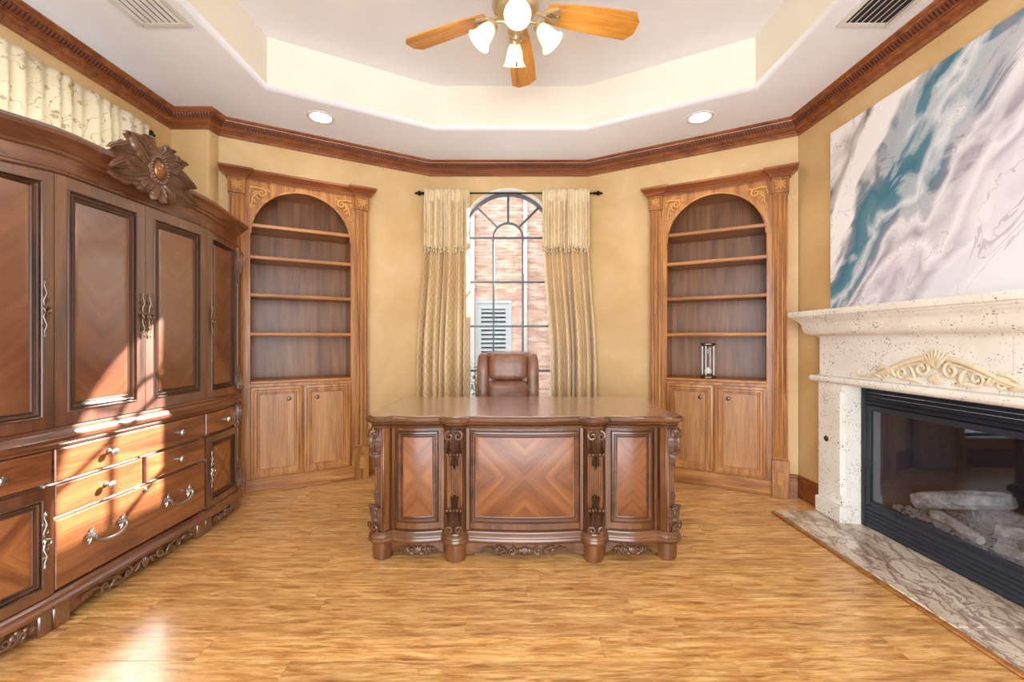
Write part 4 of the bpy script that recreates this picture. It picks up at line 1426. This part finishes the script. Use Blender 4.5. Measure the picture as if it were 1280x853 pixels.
# jambs with stopped corner flute
for s in (-1, 1):
    xo, xi = s * .84, s * .622
    prof = [(xo, -.001), (xo, -.062), (xi + s * .022, -.062), (xi + s * .020, -.050), (xi + s * .010, -.046), (xi + s * .004, -.040), (xi, -.040), (xi, .10), (xo - s * .03, .10), (xo - s * .03, -.001)]
    full = [(xo, -.001), (xo, -.062), (xi + s * .006, -.062), (xi + s * .004, -.061), (xi + s * .002, -.060), (xi + s * .001, -.058), (xi, -.056), (xi, .10), (xo - s * .03, .10), (xo - s * .03, -.001)]
    m = MB()
    L = []
    for z, w in ((.125, 0), (.185, 0), (.190, .4), (.197, .8), (.205, 1), (.855, 1), (.863, .8), (.870, .4), (.875, 0), (.922, 0)):
        L.append([(lerp(a[0], b[0], w), lerp(a[1], b[1], w), z) for a, b in zip(full, prof)])
    m.loops(L, cap0=True, cap1=True)
    m.obj('jamb', LS, mt, angle=30)
    m = MB()
    m.box(min(xo + s * .016, xi - s * .0), max(xo + s * .016, xi - s * .0), -.076, -.001, 0.013, .122, .004)
    m.box(min(xo - s * .03, xi), max(xo - s * .03, xi), -.002, .10, 0.013, .124)
    m.obj('jamb_base', LS, mt, angle=30)
# firebox lintel / bullnose ledge
bull = [(-.05, .922), (.022, .922), (.034, .926), (.040, .936), (.040, .950), (.034, .960), (.022, .964), (-.05, .966)]
ysplit(bull, 'ledge', -.062, .84)
MB().box(-.622, .622, -.062, .10, .915, .924).obj('soffit', LS, mt, smooth=False)
fz = [(-.04, .966), (0, .966), (0, 1.182), (-.002, 1.184), (-.002, 1.187), (0, 1.189), (0, 1.226), (-.04, 1.226)]
ysplit(fz, 'frieze_block', -.058, .836)
cove = [(-.04, 1.226), (.010, 1.226), (.012, 1.234), (.030, 1.238), (.052, 1.248), (.066, 1.264), (.072, 1.286), (.076, 1.312), (.086, 1.330), (.098, 1.340), (.098, 1.346), (-.04, 1.346)]
ysplit(cove, 'cove_block', -.058, .836)
shelf = [(-.04, 1.346), (.104, 1.346), (.106, 1.352), (.114, 1.354), (.118, 1.362), (.118, 1.366), (.132, 1.368), (.134, 1.372), (.134, 1.402), (.130, 1.406), (-.04, 1.406)]
ysplit(shelf, 'shelf_block', -.058, .836)
MB().box(-.83, .83, -.10, -.002, 1.38, 1.4055).obj('shelf_core', LS, mt, smooth=False)
# carved frieze scroll
c_ = MB()
yy = -.060
for s in (-1, 1):
    main = []
    for i in range(25):
        u = i / 24
        main.append((s * (.03 + .47 * u), .995 + .118 * (.5 + .5 * math.cos(PI * min(1, u * 1.12))) - .006 * u))
    rel(c_, main, yy, .016, .008, lift=.006, n=8)
    main2 = [(x, z - .030 * (1 - abs(x) / .6)) for x, z in main]
    rel(c_, main2, yy, .008, .005, lift=.006)
    rel(c_, spiral(s * .50, 1.003, .016, -PI / 2, 1.1, 12, hand=s), yy, .008, .005)
    rel(c_, spiral(s * .075, 1.055, .042, PI / 2, 1.5, 22, hand=s), yy, .011, .006, lift=.010)
    rel(c_, spiral(s * .19, 1.025, .034, -PI / 2, 1.4, 20, hand=s), yy, .010, .005, lift=.008)
    rel(c_, spiral(s * .29, 1.008, .024, PI / 2, 1.3, 18, hand=-s), yy, .008, .005, lift=.006)
    for (a, b, cc, d, bd) in ((.12, .99, .16, 1.07, .2), (.22, 1.0, .25, 1.06, -.2), (.24, 1.0, .33, 1.03, .2), (.32, .985, .40, 1.0, .1), (.09, .985, .20, .985, .1), (.15, 1.07, .21, 1.06, .3), (.26, 1.04, .36, 1.02, .2)):
        leaf(c_, s * a, b, s * cc, d, bd * s, .011, yy, .008)
for k in range(-3, 4):
    leaf(c_, 0, 1.06, k * .022, 1.165 - .010 * abs(k), 0, .010, yy, .012)
    leaf(c_, 0, 1.03, k * .014, .975 + .006 * abs(k), 0, .008, yy, .010)
c_.obj('frieze_carving', M['limestone_carving'], mt, angle=60)
# gas key escutcheon
gk = MB(); gk.lathe([(.020, 0), (.020, .003), (.014, .006), (.009, .006), (.008, .002), (.003, .002)], 18, (-.765, -.062, .535), (0, -1, 0))
gk.obj('gas_key_plate', M['bronze'], mt)

# hearth stones flush with the floor
he = thing('hearth', 'brown veined marble hearth set in the floor before the fireplace', 'hearth', (1.84, 3.02, 0))
for a, b in ((3.02, 1.79), (1.788, .95)):
    MB().box(1.84, 2.31, b, a, .0008, .013, .003).obj('stone_slab', M['hearth_marble'], he, origin=None).location = (-1.84, -3.02, 0)
o = MB().box(1.808, 1.839, .95, 3.02, .0008, .012, .005).obj('wooden_edging', M['oak_case_flat'], he); o.location = (-1.84, -3.02, 0)

# fireplace insert
ins_ = thing('fireplace_insert', 'black gas fireplace insert with louvres and glass front', 'fireplace', (WR, FC, .0), R(-90))
BE = M['black_enamel']
YF = .055
m = MB()
m.box(-.618, -.588, YF, YF + .05, .016, .912, .003); m.box(.588, .618, YF, YF + .05, .016, .912, .003)
m.box(-.588, .588, YF + .01, YF + .05, .896, .912); m.box(-.588, .588, YF + .01, YF + .05, .016, .026)
m.obj('outer_frame', BE, ins_)
def louvre(z, h):
    m = MB()
    m.add([(-.588, YF + .004, z), (.588, YF + .004, z), (.588, YF, z + .004), (-.588, YF, z + .004), (-.588, YF + .012, z + h), (.588, YF + .012, z + h), (.588, YF + .04, z + h * .9), (-.588, YF + .04, z + h * .9), (-.588, YF + .03, z), (.588, YF + .03, z)],
          [(0, 1, 2, 3), (3, 2, 5, 4), (4, 5, 6, 7), (7, 6, 9, 8), (8, 9, 1, 0), (0, 3, 4, 7, 8), (1, 2, 5, 6, 9)])
    m.obj('louvre', BE, ins_, angle=25)
for k in range(4): louvre(.800 + k * .0245, .021)
for k in range(5): louvre(.027 + k * .0255, .0215)
m = MB()
gz0, gz1 = .160, .794
m.box(-.588, -.552, YF + .004, YF + .03, gz0, gz1, .004); m.box(.552, .588, YF + .004, YF + .03, gz0, gz1, .004)
m.box(-.552, .552, YF + .004, YF + .03, gz1 - .034, gz1, .004); m.box(-.552, .552, YF + .004, YF + .03, gz0, gz0 + .030, .004)
m.obj('glass_frame', BE, ins_)
MB().box(-.552, .552, YF + .014, YF + .018, gz0 + .03, gz1 - .034).obj('glass_pane', M['fire_glass'], ins_, smooth=False)
m = MB()
m.add([(-.60, YF + .02, .17), (.60, YF + .02, .17), (.46, .50, .17), (-.46, .50, .17), (-.60, YF + .02, .83), (.60, YF + .02, .83), (.46, .50, .83), (-.46, .50, .83)],
      [(0, 1, 2, 3), (4, 5, 6, 7), (2, 3, 7, 6), (0, 3, 7, 4), (1, 2, 6, 5)])
m.obj('firebox', M['firebox_lining'], ins_, smooth=False)
emb = MB()
rs = random.Random(3)
for k in range(900):
    x, y = rs.uniform(-.48, .48), rs.uniform(YF + .065, .46)
    if abs(x) > .53 - (y - YF) * .3: continue
    r_ = rs.uniform(.006, .014)
    emb.ball((x, y, .176 + rs.uniform(0, .014)), r_, 5, 3, (1, 1, .7))
o = emb.obj('ember_bed', M['ember_gravel'], ins_, angle=20); o['kind'] = 'stuff'
# gas logs
def log(label, p0, p1, r0, r1, seed, knots=0):
    rr = random.Random(seed)
    w0 = (WR + p0[1], FC - p0[0], p0[2]); w1 = (WR + p1[1], FC - p1[0], p1[2])
    base = Vector(w0)
    ax = Vector(w1) - base
    n, k = 18, 16
    ph = [rr.uniform(0, 6.28) for _ in range(8)]
    u = ax.normalized().cross(Vector((0, 0, 1))).normalized(); w = u.cross(ax.normalized())
    L = []
    for i in range(k + 1):
        t = i / k
        c = ax * t + w * (.012 * math.sin(3 * t + ph[0])) + u * (.01 * math.sin(4 * t + ph[1]))
        r_ = lerp(r0, r1, t) * (1 + .08 * math.sin(5 * t + ph[2]))
        if i in (0, k): r_ *= .86
        l = []
        for j in range(n):
            a = 2 * PI * j / n
            b = r_ * (1 + .10 * math.sin(6 * a + ph[3] + 2 * t) + .06 * math.sin(11 * a + ph[4] + 5 * t) + rr.uniform(-.05, .05))
            l.append(tuple(c + u * math.cos(a) * b + w * math.sin(a) * b))
        L.append(l)
    t_ = thing('gas_log', label, 'log', w0, 0, 'ceramic logs in the fireplace')
    MB().loops(L).obj('bark', M['ceramic_log'], t_, angle=50)
    e = MB()
    e.add(L[0], [tuple(range(n))]); e.add(L[-1], [tuple(range(n))])
    e.obj('cut_end', M['limestone_carving'], t_, smooth=False)
log('pale ceramic log with wide cut end, leaning up across the other logs', (-.40, .20, .235), (-.03, .36, .385), .050, .038, 1)
log('long grey ceramic log lying along the back of the firebox', (-.22, .40, .245), (.42, .42, .25), .060, .050, 2)
log('pale ceramic log lying in front on the embers, near the glass', (-.25, .17, .21), (.02, .15, .212), .030, .024, 3)
log('thick pale ceramic log resting at the camera end of the fireplace', (.06, .20, .245), (.40, .30, .31), .050, .042, 4)
log('short split ceramic log low on the embers below the thick log', (.10, .13, .215), (.28, .14, .215), .034, .030, 5)

# ------------------------------------------------------------------ painting
pt = thing('painting', 'large abstract watercolour canvas in teal, grey and mauve above the mantel', 'painting', (WR - .004, 2.18, 2.012), R(-90))
PHW, PHH = .76, .602
MB().box(-PHW, PHW, -.034, 0, -PHH, PHH, .003).obj('canvas', M['canvas_edge'], pt, smooth=False)
MB().rectloft(-PHW + .001, PHW - .001, -PHH + .001, PHH - .001, [(0, 0), (.001, .0012)], -.034).obj('painted_face', M['watercolour'], pt, smooth=False)

# ------------------------------------------------------------------ ceiling fan
FX, FYc, FZb = 0.02, 2.28, 2.955
fan = thing('ceiling_fan', 'oak-bladed ceiling fan with brass fittings and four lit tulip glass shades', 'ceiling fan', (FX, FYc, FZb))
BRS = M['aged_brass']
MB().lathe([(.001, .288), (.075, .287), (.078, .270), (.060, .235), (.030, .222), (.018, .215)], 24).obj('canopy', BRS, fan)
MB().lathe([(.012, .22), (.012, .06)], 12).obj('downrod', BRS, fan)
MB().lathe([(.02, .085), (.060, .082), (.100, .066), (.122, .040), (.126, .012), (.118, -.006), (.098, -.018), (.070, -.026), (.062, -.040), (.050, -.048)], 32).obj('motor_housing', BRS, fan)
blade_mesh = None
for k, ang in enumerate((84.5, 155.5, 11.5, 228, 300)):
    e = bpy.data.objects.new('blade', None)
    a = R(ang)
    outline = [(.17, -.052), (.30, -.068), (.50, -.080), (.650, -.083), (.690, -.036), (.690, .038), (.650, .083), (.50, .080), (.30, .068), (.17, .052)]
    pitch = R(-13)
    def bdef(x, y, z, a=a):
        y2, z2 = y * math.cos(pitch) - z * math.sin(pitch), y * math.sin(pitch) + z * math.cos(pitch)
        return (x, y2, z2)
    m = MB(); m.slab(outline, -.004, .004)
    b = m.obj('blade', M['fan_blade_oak'], fan, deform=bdef, smooth=False)
    b.rotation_euler = (0, 0, a)
    i_ = MB()
    i_.tube([(.095, 0, -.004), (.13, 0, -.014), (.165, 0, -.010)], [.012, .010, .012], 8)
    for s in (-1, 0, 1):
        for q in (0, 1):
            P = [(.15, 0, -.009), (.19, s * .022, -.013), (.235 + .01 * (s == 0), s * (.044 if q else .03), -.010)]
            i_.tube(P, [.010, .009, .004], 6, flat=((0, 0, 1), .5))
    i_.slab([(.15, -.02), (.22, -.045), (.245, 0), (.22, .045), (.15, .02)], -.009, -.005)
    for (x, y) in ((.20, -.024), (.20, .024), (.228, 0)): i_.ball((x, y, -.012), .006, 8, 5)
    io = i_.obj('blade_iron', BRS, b, deform=bdef)
bpy.data.objects.remove(e)
# light kit
MB().lathe([(.045, -.045), (.058, -.055), (.060, -.075), (.048, -.090), (.040, -.098), (.044, -.110), (.040, -.135), (.022, -.150), (.014, -.158), (.010, -.168), (.002, -.172)], 24).obj('light_hub', BRS, fan)
for k in range(4):
    a = R(2 + 90 * k)
    c_, s_ = math.cos(a), math.sin(a)
    P = [(.035, -.088), (.070, -.070), (.105, -.074), (.125, -.092)]
    ar = MB().tube([(r_ * c_, r_ * s_, z) for r_, z in P], [.008, .007, .007, .010], 8).obj('lamp_arm', BRS, fan)
    ax = Vector((c_ * .62, s_ * .62, -.78)).normalized()
    o0 = (.118 * c_, .118 * s_, -.082)
    MB().lathe([(.012, -.008), (.030, 0), (.032, .016), (.028, .020)], 18, o0, ax).obj('shade_collar', BRS, ar)
    sh = MB()
    prof = [(.024, .012), (.030, .022), (.040, .045), (.046, .070), (.050, .095), (.060, .118), (.066, .124), (.063, .124), (.057, .117), (.047, .095), (.043, .070), (.037, .045), (.027, .024)]
    sh.lathe(prof, 24, o0, ax)
    sh.obj('glass_shade', M['frosted_shade'], ar)
    cc = Vector(o0) + ax * .066
    MB().ball(tuple(cc), .024, 12, 8).obj('bulb', M['bulb'], ar)
    ld = bpy.data.lights.new('fan_lamp', 'POINT')
    ld.energy = 2.0
    ld.color = (1.0, 0.90, 0.74)
    ld.shadow_soft_size = 0.035
    lo = bpy.data.objects.new('fan_lamp', ld)
    col.objects.link(lo); lo.parent = fan
    lo.location = tuple(Vector(o0) + ax * .15)
for (x, y, z1) in ((.006, .034, -.262), (.030, .012, -.14)):
    pc = MB()
    z = -.10
    while z > z1:
        pc.ball((x, y, z), .0022, 5, 3); z -= .0055
    pc.tube([(x, y, -.095), (x, y, z1)], .0008, 4)
    pc.lathe([(.001, .014), (.005, .010), (.008, 0), (.007, -.008), (.002, -.011)], 10, (x, y, z1 - .010))
    pc.obj('pull_chain', M['chrome'], fan)

# ------------------------------------------------------------------ recessed lights and vents
for (x, y, nm) in ((-1.447, 3.27, 'armoire'), (1.423, 3.27, 'fireplace')):
    t = thing('recessed_light', 'round white recessed ceiling light above the bookcase nearer the ' + nm, 'light', (x, y, ZC), 0, 'recessed ceiling lights')
    MB().lathe([(.074, -.001), (.078, -.006), (.096, -.006), (.100, -.001)], 28).obj('trim_ring', M['white_plastic'], t)
    MB().lathe([(.075, -.0015), (.074, -.003), (.001, -.004)], 28).obj('lens', M['can_lens'], t)
    ld = bpy.data.lights.new('can_lamp', 'SPOT')
    ld.energy = 16; ld.spot_size = R(125); ld.spot_blend = .6; ld.color = (1.0, .94, .84); ld.shadow_soft_size = .07
    lo = bpy.data.objects.new('can_lamp', ld); col.objects.link(lo); lo.parent = t; lo.location = (0, 0, -.02)
for (x, nm) in ((-1.86, 'armoire'), (1.885, 'fireplace')):
    t = thing('air_vent', 'white slatted ceiling air vent on the side of the ' + nm, 'vent', (x, 2.14, ZC), 0, 'ceiling air vents')
    a, b = .115, .155
    m = MB()
    m.box(-a - .03, -a, -b - .03, b + .03, -.008, -.0005, .003); m.box(a, a + .03, -b - .03, b + .03, -.008, -.0005, .003)
    m.box(-a, a, -b - .03, -b, -.008, -.0005, .003); m.box(-a, a, b, b + .03, -.008, -.0005, .003)
    m.obj('frame', M['vent_paint'], t)
    MB().box(-a, a, -b, b, -.0022, -.0008).obj('duct_shade_plate', M['duct_shade'], t, smooth=False)  # dark plate stands in for the shade inside the duct
    fl = 1 if x < 0 else -1
    for k in range(7):
        xx = fl * (-a + .014 + k * (2 * a - .028) / 6)
        m = MB()
        q = lambda u, yy, zz: (xx + u * (1 if x > 0 else 1), yy, zz)
        m.add([q(.010, -b, -.003), q(.008, -b, -.003), q(-.008, -b, -.012), q(-.006, -b, -.012), q(.010, b, -.003), q(.008, b, -.003), q(-.008, b, -.012), q(-.006, b, -.012)],
              [(0, 1, 2, 3), (4, 5, 6, 7), (0, 1, 5, 4), (1, 2, 6, 5), (2, 3, 7, 6), (3, 0, 4, 7)])
        m.obj('slat', M['vent_paint'], t, smooth=False)

# ------------------------------------------------------------------ curtains
RZ, RY = 2.585, 4.045
def finial(m, p, d):
    m.lathe([(.008, 0), (.016, .006), (.016, .012), (.007, .018), (.018, .030), (.024, .042), (.018, .054), (.008, .060), (.012, .070), (.006, .082), (.001, .088)], 14, p, d)
rod = thing('curtain_rod', 'thin dark iron curtain rod with turned finials across the arched window', 'curtain rod', (X0, RY, RZ))
MB().tube([(-.80, 0, 0), (.80, 0, 0)], .0085, 10).obj('pole', M['black_iron'], rod)
for s in (-1, 1):
    m = MB(); finial(m, (s * .795, 0, 0), (s, 0, 0)); m.obj('finial', M['black_iron'], rod)
    m = MB(); m.tube([(s * .66, 0, 0), (s * .66, .05, -.004), (s * .66, .093, -.03)], .006, 6); m.obj('bracket', M['black_iron'], rod)

def cloth(name, mat, parent, fn, nu, nv, ulen, vlen, thick=.002):
    m = MB(); m.grid(fn, nu, nv)
    o = m.obj(name, mat, parent, angle=180, recalc=False)
    uvl = o.data.uv_layers.new(name='UVMap')
    for lp in o.data.loops:
        vi = lp.vertex_index
        uvl.data[lp.index].uv = ((vi % (nu + 1)) / nu * ulen, (vi // (nu + 1)) / nv * vlen)
    md = o.modifiers.new('thickness', 'SOLIDIFY'); md.thickness = thick; md.offset = 0
    return o
def curtain(label, s, xt0, xt1, xb0, xb1, seed):
    rr = random.Random(seed)
    t = thing('curtain', label, 'curtain', (X0, RY, 0))
    ph = [rr.uniform(0, 6.28) for _ in range(6)]
    folds = 6.5
    zf = 2.065
    def warp(u, k):
        return u + .035 * math.sin(2 * PI * u * 2 + ph[0]) * math.sin(PI * u) + .02 * k * math.sin(PI * u * 3 + ph[3]) * math.sin(PI * u)
    def main(u, v):
        z = lerp(2.50, 0.015, v)
        k = min(1, max(0, (v - .12) / .5))
        e = k * k * (3 - 2 * k)
        a, b = lerp(xt0, xb0, e), lerp(xt1, xb1, e)
        x = lerp(a, b, warp(u, k))
        w = 2 * PI * folds * u
        y = (.028 + .018 * k) * math.sin(w + ph[1] + .5 * v) + .012 * math.sin(w * .5 + ph[2] + v * 2.0) + .006 * math.sin(w * 2 + v * 6 + ph[4])
        x += .010 * k * math.sin(w * 1 + ph[5])
        return (x, y - .012, z)
    cloth('panel', M['gold_satin'], t, main, 110, 50, 1.3, 2.5)
    def val(u, v):
        z = lerp(RZ + .028, zf + .01 * math.sin(u * 20 + ph[2]), v)
        x = lerp(xt0 - .006, xt1 + .006, warp(u, 0))
        w = 2 * PI * (folds + 2) * u
        y = (.010 + .016 * min(1, v * 3)) * math.sin(w + ph[4]) + .008 * math.sin(w * .45 + ph[0] + v)
        pinch = math.exp(-((z - RZ + .016) / .012) ** 2) + math.exp(-((z - RZ - .018) / .01) ** 2) * .6
        return (x, (y - .034) * (1 - .35 * min(1, pinch)) - .004, z)
    va = cloth('valance', M['cream_damask'], t, val, 110, 16, 1.2, .5)
    f = MB()
    n = 22
    for i in range(n):
        u = (i + .5) / n
        p = val(u, 1.0)
        f.tube([(p[0] - .012, p[1], p[2] + .004), (p[0], p[1] - .003, p[2] - .004), (p[0] + .012, p[1], p[2] + .004)], .006, 6)
        f.ball((p[0], p[1] - .002, p[2] - .014), .007, 7, 5)
        f.lathe([(.003, 0), (.007, -.006), (.009, -.024), (.001, -.026)], 7, (p[0], p[1] - .002, p[2] - .018))
    o = f.obj('tassel_fringe', M['fringe_thread'], va); o['kind'] = 'stuff'
curtain('gold satin curtain with embroidered valance hanging nearer the armoire', -1, -.775, -.372, -.845, -.368, 5)
curtain('gold satin curtain with embroidered valance hanging nearer the fireplace', 1, .318, .745, .390, .815, 9)

# embroidered valance over the high window above the armoire
t = thing('curtain_rod', 'dark curtain rod with finial on the left wall above the armoire', 'curtain rod', (WL + .075, 1.97, 2.615))
MB().tube([(0, -.97, 0), (0, .945, 0)], .010, 10).obj('pole', M['black_iron'], t)
for s in (-1, 1):
    m = MB(); finial(m, (0, s * .93, 0), (0, s, 0)); m.obj('finial', M['black_iron'], t)
    m = MB(); m.tube([(0, s * .90, 0), (-.04, s * .90, -.003), (-.074, s * .90, -.02)], .006, 6); m.obj('bracket', M['black_iron'], t)
t = thing('valance', 'sheer cream embroidered valance gathered on the rod above the armoire', 'curtain', (WL + .075, 1.97, 0))
def sval(u, v):
    z = lerp(2.65, 2.13, v)
    y = lerp(-.92, .925, u + .006 * math.sin(40 * u))
    w = 2 * PI * 24 * u
    x = (.006 + .010 * min(1, v * 3)) * math.sin(w + .8 * math.sin(9 * u)) + .008 * math.sin(w * .37)
    pinch = math.exp(-((z - 2.592) / .012) ** 2)
    return (x * (1 - .6 * pinch) + .030 - .006 * pinch, y, z)
cloth('gathered_cloth', M['cream_embroidery'], t, sval, 300, 20, 4.0, .95)
